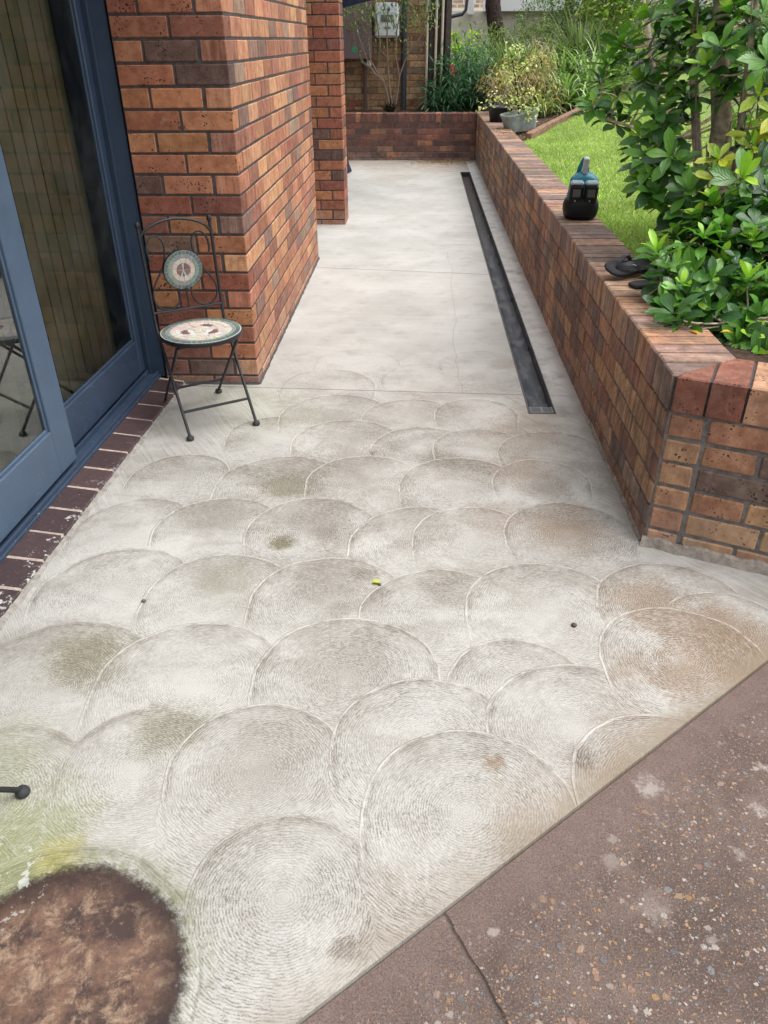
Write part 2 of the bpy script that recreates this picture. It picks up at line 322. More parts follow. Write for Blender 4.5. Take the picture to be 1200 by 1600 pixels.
def concrete_material(ya, yb):
    k = NM('swirled concrete'); P0 = k.pos()
    wob = k.vm('SCALE', k.vm('SUBTRACT', k.noise(P0, 5, 2, 0.5, color=True), (0.5, 0.5, 0.5)), 0.03)
    X0, Y0, _z = k.n_sep(k.vm('ADD', P0, wob)); P = k.comb(X0, Y0, 0.0)
    last = (9.0, 9.0, 20.0)
    def fd_(c):
        q = k.vm('SUBTRACT', P, c); return k.vm('LENGTH', k.vm('MAXIMUM', q, k.vm('MULTIPLY', q, (1.0, 0.55, 0.0))))
    for cx, cy, r in FANS:
        if cy+r+0.05 < ya or cy-r/0.55-0.05 > yb: continue
        last = k.mixv(k.m('LESS_THAN', fd_((cx, cy, 0)), r), last, (cx, cy, r))
    cx, cy, cr = k.n_sep(last); cc = k.comb(cx, cy, 0.0)
    rel = k.vm('SUBTRACT', P, cc); d = k.vm('LENGTH', rel); rx, ry, _ = k.n_sep(rel); dm = fd_(cc)
    th = k.m('ARCTAN2', ry, rx)
    far = k.rng(Y0, 3.3, 4.6, 1.0, 0.0, True)         # trowelled smooth beyond the joint
    far2 = k.rng(Y0, 3.55, 3.75, 1.0, 0.45, True)
    edge = k.m('SUBTRACT', cr, dm); upf = k.rng(k.m('DIVIDE', ry, cr), -0.75, -0.25, 0.0, 1.0)
    lip = k.m('MULTIPLY', k.m('MULTIPLY', k.rng(edge, 0.0, 0.003, 0, 1), k.rng(edge, 0.005, 0.010, 1, 0)), k.m('ADD', k.m('MULTIPLY', far, 0.85), 0.15))
    lipn = k.rng(k.noise(P0, 19, 5, 0.8), 0.38, 0.54, 0.08, 1.0); lip = k.m('MULTIPLY', k.m('MULTIPLY', lip, lipn), k.m('MULTIPLY', upf, k.rng(k.m('ADD', k.m('ADD', cx, 0.26), k.m('MULTIPLY', cy, 1.0)), 0.90, 0.96, 0.25, 1.0)))
    groove = k.m('MULTIPLY', k.rng(edge, 0.013, 0.02, 1, 0), k.m('SUBTRACT', 1.0, lip))
    dn = k.m('ADD', d, k.m('MULTIPLY', k.m('SUBTRACT', k.noise(P0, 10, 4, 0.6), 0.5), 0.017))
    # broken arcs left by the broom: stretched noise in polar space
    hw_ = k.m('MULTIPLY', k.m('ADD', cx, cy), 31.0)
    arcs = k.noise(k.comb(k.m('MULTIPLY', dn, 240.0), k.m('MULTIPLY', th, 11.0), hw_), 1.0, 3, 0.85, 0.35)
    arcs2 = k.noise(k.comb(k.m('MULTIPLY', dn, 520.0), k.m('MULTIPLY', th, 70.0), hw_), 1.0, 2, 0.8, 0.3)
    rip = k.m('MULTIPLY', k.m('SINE', k.m('ADD', k.m('MULTIPLY', dn, 980.0), k.m('MULTIPLY', k.noise(P0, 30, 3, 0.7), 14.0))), 0.045)
    grain = k.noise(P0, 420, 3, 0.8)
    tex = k.m('ADD', k.m('ADD', k.m('MULTIPLY', arcs, 0.50), k.m('MULTIPLY', arcs2, 0.22)), k.m('ADD', k.m('MULTIPLY', grain, 0.28), k.m('MULTIPLY', rip, 0.8)))
    worn = k.m('MULTIPLY', k.m('MULTIPLY', k.rng(k.noise(P0, 4.2, 5, 0.65), 0.36, 0.56, 0.2, 1.0), k.rng(k.noise(k.vm('SCALE', cc, 7.3), 1.0, 1), 0.35, 0.62, 0.45, 1.15)), k.rng(d, 0.008, 0.06, 0.25, 1.0))       # some swirls rubbed away
    dash = k.m('MULTIPLY', k.m('MULTIPLY', k.rng(tex, 0.495, 0.425), worn), far)
    light = (0.50, 0.475, 0.435); 
    big = k.noise(P0, 1.7, 5, 0.62); mid = k.noise(P0, 7, 5, 0.68)
    c = k.mixc(k.rng(big, 0.38, 0.62), (0.325, 0.314, 0.288), (0.425, 0.416, 0.390))
    c = k.mixc(k.m('MULTIPLY', k.rng(mid, 0.52, 0.72), 0.38), c, (0.19, 0.17, 0.145))
    tr_ = k.noise(k.map(P0, scale=(1.0, 1.6, 1.0), loc=(2.3, 0.4, 0)), 2.6, 6, 0.72, 0.6); tz = k.m('MULTIPLY', k.rng(tr_, 0.47, 0.62), k.m('MULTIPLY', far, k.rng(Y0, 1.2, 2.0, 0.35, 1.0)))
    c = k.mixc(k.m('MULTIPLY', tz, 0.42), c, (0.165, 0.145, 0.115))
    # dirt settles on the upper inner part of every fan
    up = k.m('ADD', k.m('DIVIDE', k.m('SUBTRACT', ry, k.m('MULTIPLY', rx, 0.45)), cr), 0.0)
    fd = k.m('MULTIPLY', k.rng(up, -0.2, 0.75), k.rng(edge, 0.14, 0.015, 0.25, 1.0))
    fd = k.m('MULTIPLY', k.m('MULTIPLY', fd, far), k.rng(mid, 0.36, 0.6, 0.25, 0.95))
    fd = k.m('MULTIPLY', fd, k.rng(k.noise(P0, 3.1, 5, 0.7, 0.6), 0.58, 0.42, 0.12, 1.0)); c = k.mixc(k.m('MULTIPLY', fd, 0.7), c, (0.155, 0.138, 0.115))
    c = k.mixc(k.m('MULTIPLY', k.m('MULTIPLY', k.rng(edge, 0.0, 0.004), k.rng(edge, 0.030, 0.014)), k.m('MULTIPLY', k.m('MULTIPLY', upf, far), k.rng(mid, 0.4, 0.56, 0.1, 0.6))), c, (0.17, 0.15, 0.125))
    sn = k.m('ADD', k.m('MULTIPLY', k.m('SUBTRACT', k.noise(P0, 9, 6, 0.78), 0.5), 1.7), k.m('MULTIPLY', k.m('SUBTRACT', tex, 0.45), 1.5))
    for x, y, r, kd, s in STAINS:
        if y+2.2*r+.05 < ya or y-2.2*r-.05 > yb: continue
        q = k.m('DIVIDE', k.vm('DISTANCE', P, (x, y, 0)), r*1.25)
        f = k.m('MULTIPLY', k.rng(k.m('ADD', q, sn), 1.2, 0.35, 0, 1, True), min(1.0, s*(0.8 if kd in 'gy' else 0.9)))
        c = k.mixc(f, c, KC[kd])
    c = k.mixc(k.m('MULTIPLY', dash, 0.72), c, k.mixc(1.0, c, (0.36, 0.33, 0.29), 'MULTIPLY'))
    c = k.mixc(k.m('MULTIPLY', k.rng(tex, 0.50, 0.60), k.m('MULTIPLY', far, 0.42)), c, (0.55, 0.535, 0.50))
    c = k.mixc(k.m('MULTIPLY', lip, 0.5), c, (0.60, 0.585, 0.54))
    Xe, Ye, _e = k.n_sep(P0); e2 = k.m('DIVIDE', k.m('SUBTRACT', Ye, k.m('ADD', 0.683, k.m('MULTIPLY', k.m('ADD', Xe, 0.199), 0.8234))), 1.295)
    eb = k.m('MULTIPLY', k.rng(k.m('ADD', e2, k.m('MULTIPLY', k.m('SUBTRACT', mid, 0.5), 0.25)), 0.085, 0.0), k.rng(Xe, -0.1, 0.7, 0.35, 0.8)); c = k.mixc(eb, c, (0.20, 0.155, 0.105))
    # smooth part: faint trowel bands across the path
    band = k.noise(k.map(P0, scale=(1.0, 7.0, 1.0)), 1.5, 5, 0.65)
    fb = k.m('MULTIPLY', k.m('SUBTRACT', 1.0, far), 0.8)
    c = k.mixc(k.m('MULTIPLY', k.rng(band, 0.42, 0.66), k.m('MULTIPLY', fb, 0.6)), c, (0.40, 0.405, 0.39))
    c = k.mixc(k.m('MULTIPLY', k.rng(band, 0.5, 0.3), k.m('MULTIPLY', fb, 0.6)), c, (0.475, 0.48, 0.465))
    c = k.mixc(k.m('MULTIPLY', k.rng(k.noise(P0, 300, 3, 0.85), 0.56, 0.70), 0.5), c, (0.13, 0.115, 0.10))
    # rusty round patch where something stood, green fringe, wavy lip
    a1 = k.vm('DISTANCE', P, (-0.665, 0.715, 0)); pn = k.noise(P0, 13, 6, 0.75)
    ang = k.m('ADD', a1, k.m('MULTIPLY', k.m('SUBTRACT', pn, 0.5), 0.030))
    mossn = k.rng(k.noise(P0, 30, 5, 0.8), 0.42, 0.58)
    c = k.mixc(k.m('MULTIPLY', k.m('MULTIPLY', k.rng(ang, 0.335, 0.27, 0, 1, True), k.m('ADD', k.m('MULTIPLY', mossn, 0.5), 0.12)), k.rng(Y0, 0.75, 0.92, 0.45, 1.0)), c, (0.12, 0.135, 0.05))
    f1 = k.noise(P0, 6.5, 6, 0.75); f2 = k.noise(P0, 55, 5, 0.8); f3 = k.noise(P0, 15, 6, 0.78, 0.3)
    pc = k.mixc(k.rng(f1, 0.42, 0.62), (0.048, 0.029, 0.025), (0.19, 0.108, 0.072))
    pc = k.mixc(k.m('MULTIPLY', k.rng(f3, 0.51, 0.63), 0.8), pc, (0.31, 0.215, 0.145))
    pc = k.mixc(k.m('MULTIPLY', k.rng(f2, 0.54, 0.66), 0.6), pc, (0.035, 0.022, 0.02)); pc = k.mixc(k.m('MULTIPLY', k.rng(f2, 0.42, 0.34), 0.35), pc, (0.42, 0.33, 0.25))
    pc = k.mixc(k.m('MULTIPLY', k.rng(ang, 0.18, 0.235), 0.85), pc, (0.028, 0.016, 0.014))
    pm = k.rng(k.m('ADD', ang, k.m('MULTIPLY', k.m('SUBTRACT', f2, 0.5), 0.06)), 0.264, 0.238, 0, 1, True)
    c = k.mixc(pm, c, pc)
    cr0 = k.vm('DISTANCE', P, (-0.69, 0.70, 0)); ring = k.m('MULTIPLY', k.rng(cr0, 0.300, 0.305), k.rng(cr0, 0.307, 0.313, 1, 0))
    c = k.mixc(k.m('MULTIPLY', ring, k.rng(mid, 0.42, 0.60, 0.0, 0.45)), c, (0.14, 0.14, 0.10))
    # splash of dried white cement near it
    sp = k.m('MULTIPLY', k.rng(k.noise(P0, 24, 4, 0.7), 0.57, 0.6), k.rng(k.vm('DISTANCE', P, (-0.86, 0.93, 0)), 0.16, 0.06)); c = k.mixc(k.m('MULTIPLY', sp, 0.7), c, (0.48, 0.50, 0.47))
    # tooled joints and a hairline crack
    X, Y, Z = k.n_sep(P0)
    jn = k.m('MULTIPLY', k.m('SUBTRACT', k.noise(P0, 60, 2), 0.5), 0.003)
    def line(y0, slope, wdt):
        e = k.m('ABSOLUTE', k.m('ADD', k.m('SUBTRACT', Y, k.m('ADD', k.m('MULTIPLY', X, slope), y0)), jn)); return k.rng(e, wdt*0.6, wdt*1.3, 1, 0)
    j1 = line(3.583, -0.044, 0.003); j2 = line(5.915, -0.146, 0.005)
    cx0 = k.m('ADD', k.m('MULTIPLY', k.m('SUBTRACT', Y, 3.57), 0.012), k.m('ADD', 0.214, k.m('MULTIPLY', k.m('SUBTRACT', k.noise(k.comb(0.0, Y, 0.0), 1.3, 5, 0.7), 0.5), 0.16)))
    cr2 = k.m('MULTIPLY', k.rng(k.m('ABSOLUTE', k.m('SUBTRACT', X, cx0)), 0.0008, 0.0026, 1, 0), k.m('MULTIPLY', k.m('GREATER_THAN', Y, 3.575), k.m('LESS_THAN', Y, 6.6)))
    ln = k.m('MAXIMUM', k.m('MAXIMUM', j1, j2), k.m('MULTIPLY', cr2, 0.35))
    c = k.mixc(k.m('MULTIPLY', ln, 0.8), c, (0.12, 0.11, 0.10))
    rs_ = k.m('MULTIPLY', k.m('GREATER_THAN', X, 0.655), k.rng(Y, 3.2, 3.8)); c = k.mixc(k.m('MULTIPLY', rs_, k.rng(mid, 0.64, 0.45, 0.25, 0.9)), c, (0.60, 0.595, 0.57))
    # dirt against the foot of walls
    we = k.m('ADD', k.m('SUBTRACT', 0.79, X), k.m('MULTIPLY', sn, 0.03)); c = k.mixc(k.m('MULTIPLY', k.m('MULTIPLY', k.rng(we, 0.06, 0.0), k.m('GREATER_THAN', Y, 2.27)), 0.6), c, (0.2, 0.16, 0.13))
    h = k.m('ADD', k.m('MULTIPLY', k.m('MULTIPLY', k.m('SUBTRACT', tex, 0.45), far2), k.m('MULTIPLY', k.m('MULTIPLY', worn, 2.0), k.rng(k.vm('DISTANCE', P, (-0.665, 0.715, 0)), 0.24, 0.3))), k.m('MULTIPLY', lip, 1.2))
    h = k.m('SUBTRACT', h, k.m('MULTIPLY', ln, 2.0))
    h = k.m('ADD', h, k.m('ADD', k.m('MULTIPLY', grain, 0.12), k.m('SUBTRACT', k.m('MULTIPLY', pm, k.m('MULTIPLY', f2, 2.0)), k.m('ADD', k.m('MULTIPLY', pm, 3.0), k.m('MULTIPLY', ring, 0.9)))))
    return k.done(k.pbsdf(c, k.rng(mid, 0.3, 0.7, 0.6, 0.85), k.bump(h, 0.0016, 0.9), 0.35))
YB_ = [-99, 1.30, 1.85, 2.5, 3.3, 5.4, 99]
M_concs = [concrete_material(YB_[i], YB_[i+1]) for i in range(6)]

def driveway_material():
    k = NM('exposed aggregate'); P = k.pos(); X, Y, Z = k.n_sep(P)
    a = k.noise(P, 4.0, 6, 0.72); b = k.noise(P, 14, 6, 0.75); g = k.noise(P, 260, 3, 0.8)
    c = k.mixc(k.rng(a, 0.35, 0.65), (0.082, 0.056, 0.046), (0.162, 0.116, 0.096))
    c = k.mixc(k.m('MULTIPLY', k.rng(b, 0.5, 0.68), 0.6), c, (0.07, 0.045, 0.038))
    # smoother mauve band along the joint with the patio
    e = k.m('DIVIDE', k.m('SUBTRACT', k.m('MULTIPLY', k.m('ADD', X, 0.199), 0.8234), k.m('SUBTRACT', Y, 0.683)), 1.295)
    band = k.rng(k.m('ADD', e, k.m('MULTIPLY', k.m('SUBTRACT', b, 0.5), 0.12)), 0.05, 0.16, 1, 0)
    c = k.mixc(k.m('MULTIPLY', band, 0.55), c, (0.17, 0.12, 0.108))
    c = k.mixc(k.m('MULTIPLY', k.rng(g, 0.50, 0.66), 0.7), c, (0.035, 0.024, 0.02))
    c = k.mixc(k.m('MULTIPLY', k.rng(g, 0.46, 0.34), 0.5), c, (0.30, 0.2, 0.16))
    cols = [(0.0, (0.46, 0.29, 0.17)), (0.18, (0.13, 0.15, 0.17)), (0.34, (0.42, 0.33, 0.26)), (0.5, (0.36, 0.2, 0.13)), (0.62, (0.22, 0.26, 0.28)), (0.74, (0.52, 0.47, 0.42)), (0.88, (0.42, 0.24, 0.09))]
    hh = k.m('MULTIPLY', g, 0.3)
    wp = k.vm('ADD', P, k.vm('SCALE', k.vm('SUBTRACT', k.noise(P, 90, 2, color=True), (0.5, 0.5, 0.5)), 0.012))
    for sc, thr, lo in ((210, 0.40, 0.45), (105, 0.42, 0.70), (50, 0.42, 0.84)):
        v = k.voro(wp, sc); r1, r2, r3 = k.n_sep(v.outputs['Color'])
        sel = k.m('MULTIPLY', k.m('GREATER_THAN', r1, lo), k.rng(v.outputs['Distance'], thr, thr-0.10, 0, 1))
        sel = k.m('MULTIPLY', sel, k.m('SUBTRACT', 1.0, k.m('MULTIPLY', band, 0.85)))
        c = k.mixc(k.m('MULTIPLY', sel, k.rng(r3, 0, 1, 0.2, 0.8)), c, k.ramp(r2, cols, 'CONSTANT'))
        hh = k.m('ADD', hh, k.m('MULTIPLY', sel, 0.5))
    wn = k.noise(P, 13, 5, 0.72, 0.4); wm = k.rng(wn, 0.66, 0.70)
    c = k.mixc(k.m('MULTIPLY', wm, 0.4), c, (0.36, 0.31, 0.27))
    for x, y, r, am in ((0.565, 1.235, 0.026, 0.6), (0.80, 1.18, 0.014, 0.8), (0.50, 0.93, 0.026, 0.3), (0.44, 1.03, 0.018, 0.35), (0.72, 1.06, 0.010, 0.6), (0.86, 1.30, 0.012, 0.7), (0.45, 1.09, 0.010, 0.5), (0.17, 0.87, 0.008, 0.6), (0.60, 0.87, .008, .5)):
        q = k.m('ADD', k.m('DIVIDE', k.vm('DISTANCE', P, (x, y, -0.012)), r), k.m('MULTIPLY', k.m('SUBTRACT', k.noise(P, 45, 4, 0.7), 0.5), 5.5))
        c = k.mixc(k.m('MULTIPLY', k.m('MULTIPLY', k.rng(q, 1.5, 0.5), k.rng(b, 0.35, 0.55, 0.5, 1.0)), am), c, (0.42, 0.38, 0.35))
    # crack running off from the joint
    t = k.m('SUBTRACT', Y, 0.905); cxx = k.m('ADD', 0.072, k.m('ADD', k.m('MULTIPLY', t, -0.55), k.m('MULTIPLY', k.m('SUBTRACT', k.noise(k.comb(0, Y, 0), 12, 3, 0.6), 0.5), 0.025)))
    ck = k.m('MULTIPLY', k.rng(k.m('ABSOLUTE', k.m('SUBTRACT', X, cxx)), 0.001, 0.006, 0.8, 0), k.m('LESS_THAN', Y, 0.98))
    c = k.mixc(k.m('MULTIPLY', ck, 0.75), c, (0.035, 0.025, 0.022))
    hh = k.m('SUBTRACT', k.m('ADD', hh, k.m('MULTIPLY', b, 0.8)), k.m('MULTIPLY', ck, 2.0))
    return k.done(k.pbsdf(c, k.rng(b, 0.3, 0.7, 0.5, 0.8), k.bump(k.m('ADD', hh, k.m('MULTIPLY', g, 0.8)), 0.003, 1.0), 0.4))
M_drive = driveway_material()

# patio sheet with the slot for the drain
SL = (0.527, 0.657, 3.335, 11.02)   # slot x0,x1,y0,y1
ex = lambda x: 0.683+(x+0.199)*0.8234
mb = MB()
def sheet(x0, x1, fy0, y1):
    # one column of the slab, cut into bands across the path
    ys = [min(max(fy0(x0), fy0(x1)), y1)]+[b for b in YB_[1:-1] if b > max(fy0(x0), fy0(x1))+1e-4 and b < y1-1e-4]+[y1]
    yl = ys[0]; band = lambda y: next(i for i in range(6) if YB_[i] <= y < YB_[i+1])
    if abs(fy0(x0)-fy0(x1)) > 1e-6: mb.quad([(x0, fy0(x0), 0), (x1, fy0(x1), 0), (x0, yl, 0)] if fy0(x0) < fy0(x1) else [(x0, fy0(x0), 0), (x1, fy0(x1), 0), (x1, yl, 0)], m=band((min(fy0(x0), fy0(x1))+yl)/2))
    for a, b in zip(ys, ys[1:]):
        if b-a > 1e-5: mb.quad([(x0, a, 0), (x1, a, 0), (x1, b, 0), (x0, b, 0)], m=band((a+b)/2))
xs = [-2.6, -1.6]+[-1.6+0.1*i for i in range(1, 21)]+[0.45, SL[0], SL[1], 0.72, 0.82, 0.92, 1.02, 1.12, 1.22, 1.35, 1.5, 1.65, 1.8]
for a, b in zip(xs, xs[1:]):
    if b <= 0.83:
        if a >= SL[0]-1e-6 and b <= SL[1]+1e-6: sheet(a, b, ex, SL[2]); sheet(a, b, lambda x: SL[3], 12.3)
        else: sheet(a, b, ex, 12.3)
    else: sheet(a, b, ex, 2.5 if a < 1.2 else 2.45)
    mb.quad([(a, ex(a), 0), (a, ex(a), -0.1), (b, ex(b), -0.1), (b, ex(b), 0)], m=1)
x0, x1, y0, y1 = SL
for p, q in (((x0, y0), (x0, y1)), ((x1, y1), (x1, y0)), ((x0, y1), (x1, y1)), ((x1, y0), (x0, y0))):
    mb.quad([(p[0], p[1], 0), (q[0], q[1], 0), (q[0], q[1], -0.1), (p[0], p[1], -0.1)])
mb.quad([(-6, -5, 0.0), (-2.6, -5, 0), (-2.6, 12.3, 0), (-6, 12.3, 0)])
tag(mb.build('patio', M_concs), kind='structure')
mb = MB(); mb.quad([(-12, ex(-12)-0.003, -0.012), (-12, -14, -0.012), (9, -14, -0.012), (9, ex(9)-.003, -0.012)])
tag(mb.build('driveway', M_drive), kind='structure')
M_soil = simple('dark soil', (0.055, 0.036, 0.025), 0.95, 0.2, nscale=30, namt=0.5, bump=0.02)
mb = MB(); mb.quad([(-300, -300, -0.14), (300, -300, -0.14), (300, 300, -0.14), (-300, 300, -0.14)])
tag(mb.build('ground', M_soil), kind='structure')

# garden terrain behind the walls
def hz(x, y):
    return 0.565+0.07*max(0, x-1.2)+0.012*max(0, y-12)+0.02*mnoise.noise(Vector((x*1.3, y*1.3, 0)))
yin = lambda x: 2.416-(x-1.03)*0.447
mb = MB()
def grid(xa, xb, nx, fy0, fy1, ny):
    n0 = len(mb.v)
    for i in range(nx+1):
        x = xa+(xb-xa)*i/nx
        for j in range(ny+1):
            y = fy0(x)+(fy1(x)-fy0(x))*j/ny; mb.v.append((x, y, hz(x, y)-(0.0)))
    for i in range(nx):
        for j in range(ny):
            a = n0+i*(ny+1)+j; mb.face((a, a+ny+1, a+ny+2, a+1))
grid(1.02, 14, 50, yin, lambda x: 40, 90)
grid(-12, 1.02, 30, lambda x: 12.42, lambda x: 40, 40)
tag(mb.build('garden_bed', M_soil, smooth=True), kind='structure')
EDG = [(1.045, 8.75), (1.14, 9.05), (1.5, 10.05), (2.03, 11.4), (2.6, 12.8), (3.2, 14.2), (4.5, 16.5), (7, 20)]
def edge_y(x):
    for (a, b), (c, d) in zip(EDG, EDG[1:]):
        if x <= c: return b+(d-b)*(x-a)/(c-a)
    return 20
mb = MB(); nx = 44
n0 = 0
for i in range(nx+1):
    x = 1.035+(6.5-1.035)*i/nx; ya = yin(x)+0.5+max(0, (x-1.3))*0.2
    for j in range(61):
        y = ya+(edge_y(x)-ya)*j/60; mb.v.append((x, y, hz(x, y)+0.012))
for i in range(nx):
    for j in range(60):
        a = i*61+j; mb.face((a, a+61, a+62, a+1))
M_lawn = simple('lawn base', (0.17, 0.25, 0.06), 0.9, 0.2, nscale=25, namt=0.45, bump=0.01)
tag(mb.build('lawn', M_lawn, smooth=True), kind='structure')

def leaf_material(name, trans=0.35, rough=0.35, spec=0.5, veins=False, var=0.25):
    k = NM(name); P = k.pos(); base = k.col()
    nz = k.noise(P, 24, 3); c = k.mixc(k.rng(nz, 0.35, 0.65, 0, var), base, k.mixc(1.0, base, (0.5, 0.6, 0.4), 'MULTIPLY'))
    nrm = None
    if veins:
        uv = k.n('ShaderNodeTexCoord').outputs['UV']; u, v, _ = k.n_sep(uv)
        au = k.m('ABSOLUTE', u); wv = k.m('SINE', k.m('MULTIPLY', k.m('SUBTRACT', v, k.m('MULTIPLY', au, 0.22)), 62.0))
        mid = k.rng(au, 0.05, 0.11, 1, 0); vn = k.m('MAXIMUM', k.m('MULTIPLY', k.rng(wv, 0.72, 1.0), 0.55), mid)
        c = k.mixc(k.m('MULTIPLY', vn, 0.16), c, k.mixc(0.55, base, (0.35, 0.5, 0.12)))
        nrm = k.bump(k.m('ADD', k.m('MULTIPLY', wv, 0.3), k.m('MULTIPLY', mid, -1.5)), 0.0018, 0.6)
    p = k.pbsdf(c, rough, nrm, spec)
    tr = k.n('ShaderNodeBsdfTranslucent'); k.put(tr.inputs['Color'], k.mixc(1.0, c, (1.0, 1.25, 0.55), 'MULTIPLY'))
    mx = k.n('ShaderNodeMixShader'); mx.inputs[0].default_value = trans; k.t.links.new(p, mx.inputs[1]); k.t.links.new(tr.outputs[0], mx.inputs[2])
    return k.done(mx.outputs[0])
M_grass = leaf_material('grass blade', 0.3, 0.5, 0.3)
M_gard = leaf_material('gardenia leaf', 0.25, 0.25, 0.6, veins=True)
M_leaf = leaf_material('shrub leaf', 0.3, 0.45, 0.4)
M_bark = simple('grey bark', (0.50, 0.40, 0.31), 0.9, 0.2, nscale=40, namt=0.4, bump=0.01)
M_bark2 = simple('dark bark', (0.055, 0.04, 0.035), 0.95, 0.2, nscale=25, namt=0.5, bump=0.02)
M_twig = simple('bare twig', (0.24, 0.19, 0.15), 0.85, 0.2, nscale=30, namt=0.3)

# lawn blades (one uncountable stuff object)
rs = np.random.RandomState(5)
def blades(n, xr, yf, hgt, wid, pal, name):
    xs = rs.uniform(xr[0], xr[1], n); t = rs.uniform(0, 1, n)
    V = np.zeros((n, 4, 3), np.float32); cols = np.zeros((n, 4), np.float32)
    ang = rs.uniform(0, 2*np.pi, n); hh = rs.uniform(0.55, 1.2, n)*hgt; ww = rs.uniform(0.7, 1.3, n)*wid; lean = rs.uniform(0.1, 1.1, n)*hgt; la = rs.uniform(0, 2*np.pi, n)
    pal = np.array(pal); ci = rs.randint(0, len(pal), n); jit = rs.uniform(0.75, 1.2, n)
    for i in range(n):
        x = float(xs[i]); ya, yb = yf(x); y = ya+(yb-ya)*float(t[i])**1.25; z = hz(x, y)+0.008
        dx, dy = math.cos(ang[i])*ww[i], math.sin(ang[i])*ww[i]; lx, ly = math.cos(la[i])*lean[i], math.sin(la[i])*lean[i]
        V[i, 0] = (x-dx, y-dy, z); V[i, 1] = (x+dx, y+dy, z); V[i, 2] = (x+lx*.5+dx*.7, y+ly*.5+dy*.7, z+hh[i]*.7); V[i, 3] = (x+lx, y+ly, z+hh[i])
        p = mnoise.noise(Vector((x*2.2, y*2.2, 3)))*0.5+0.5
        cc = pal[ci[i]]*jit[i]*(0.75+0.5*p); cols[i, :3] = cc; cols[i, 3] = 1
    me = bpy.data.meshes.new(name); me.vertices.add(4*n); me.vertices.foreach_set('co', V.ravel())
    F = np.zeros((n, 6), np.int32); b = np.arange(n)*4
    F[:, 0] = b; F[:, 1] = b+1; F[:, 2] = b+2; F[:, 3] = b; F[:, 4] = b+2; F[:, 5] = b+3
    me.loops.add(6*n); me.loops.foreach_set('vertex_index', F.ravel())
    me.polygons.add(2*n); me.polygons.foreach_set('loop_start', np.arange(2*n)*3); me.polygons.foreach_set('loop_total', np.full(2*n, 3, np.int32))
    me.update(calc_edges=True)
    ca = me.color_attributes.new('Col', 'FLOAT_COLOR', 'CORNER'); ca.data.foreach_set('color', np.repeat(cols, 6, axis=0).ravel())
    me.materials.append(M_grass); o = bpy.data.objects.new(name, me); C.objects.link(o); return o
GP = [(0.46, 0.58, 0.17), (0.38, 0.52, 0.14), (0.56, 0.66, 0.26), (0.24, 0.37, 0.09), (0.64, 0.64, 0.34), (0.46, 0.55, 0.17), (0.36, 0.50, 0.12)]
g = blades(150000, (1.035, 3.2), lambda x: (max(2.9, yin(x)+0.6), edge_y(x)), 0.028, 0.0036, GP, 'lawn_grass')
tag(g, 'short bright green lawn grass behind the garden wall', 'grass', kind='stuff')

# timber edging along the back of the lawn
M_timber = simple('weathered timber', (0.22, 0.13, 0.09), 0.9, 0.2, nscale=20, namt=0.35, bump=0.006)
mb = MB()
for i in range(1, len(EDG)-2):
    a = Vector((*EDG[i], 0)); b = Vector((*EDG[i+1], 0)); a.z = hz(a.x, a.y)+0.03; b.z = hz(b.x, b.y)+0.03; u = (b-a); L = u.length; u.normalize(); n = Vector((u.y, -u.x, 0)); 
    up = u.cross(n)*-1
    mb.obox((a+b)/2, u, n, u.cross(n), L/2-0.004, 0.035, 0.055, 0.006, (1, 1, 1), 0, 0.004)
tag(mb.build('timber_edging', M_timber), 'weathered brown timber edging between the lawn and the planted bed', 'edging')

# ---------------------------------------------------------------- garden wall
gw = thing('garden_wall', (0.79, 2.26, 0), 0, 'low weathered brick retaining wall with brick-on-edge coping beside the drain and lawn', 'wall')
def loc_build(mb, name, mats, parent):
    o = mb.build(name, mats, parent); o.matrix_parent_inverse = Matrix.Translation(-Vector(parent.location)) if parent.rotation_euler.z == 0 else parent.matrix_world.inverted(); return o
A0 = Vector((0.79, 2.26, 0)); DB = Vector((0.913, -0.408, 0)); NB = Vector((0.408, 0.913, 0)); LB = 3.0
ZC = 0.495; ZT = 0.618
def cope(mb, ring, z0, z1, col, m=0, ch=0.005):
    ring = [Vector((p[0], p[1], 0)) for p in ring]; c = sum(ring, Vector())/len(ring)
    def shr(r, d): return [p+(c-p).normalized()*d for p in r]
    dz = random.uniform(-0.002, 0.002)
    def lv(r, z): return [(p.x, p.y, z) for p in r]
    n = len(mb.v); k = len(ring); R0 = lv(shr(ring, ch*.4), z0); R1 = lv(ring, z0+ch); R2 = lv(ring, z1-ch+dz); R3 = lv(shr(ring, ch*1.2), z1+dz)
    for r in (R0, R1, R2, R3): mb.v.extend(r)
    for q in range(3):
        for i in range(k):
            j = (i+1) % k; mb.face((n+q*k+i, n+q*k+j, n+(q+1)*k+j, n+(q+1)*k+i), col, m)
    mb.face([n+3*k+i for i in range(k)], col, m)
# long face
mb = MB()
for i in range(6):
    e = i % 2; x = 0.0; cut = 0.115 if e else 0.23; z0 = ZC-0.086*(6-i)
    while x < 10.0:
        x1 = min(cut, 10.1); j = 0.009
        c = Vector((0.79+0.055+random.uniform(0, 0.003), 2.262+(x+x1)/2, z0+0.043)); mb.obox(c, Vector((0, 1, 0)), Vector((-1, 0, 0)), Vector((0, 0, 1)), (x1-x-j)/2, 0.055, (0.086-j)/2, 0.004, pick(PALW), 0, 0.0015)
        x = x1; cut = x+0.239
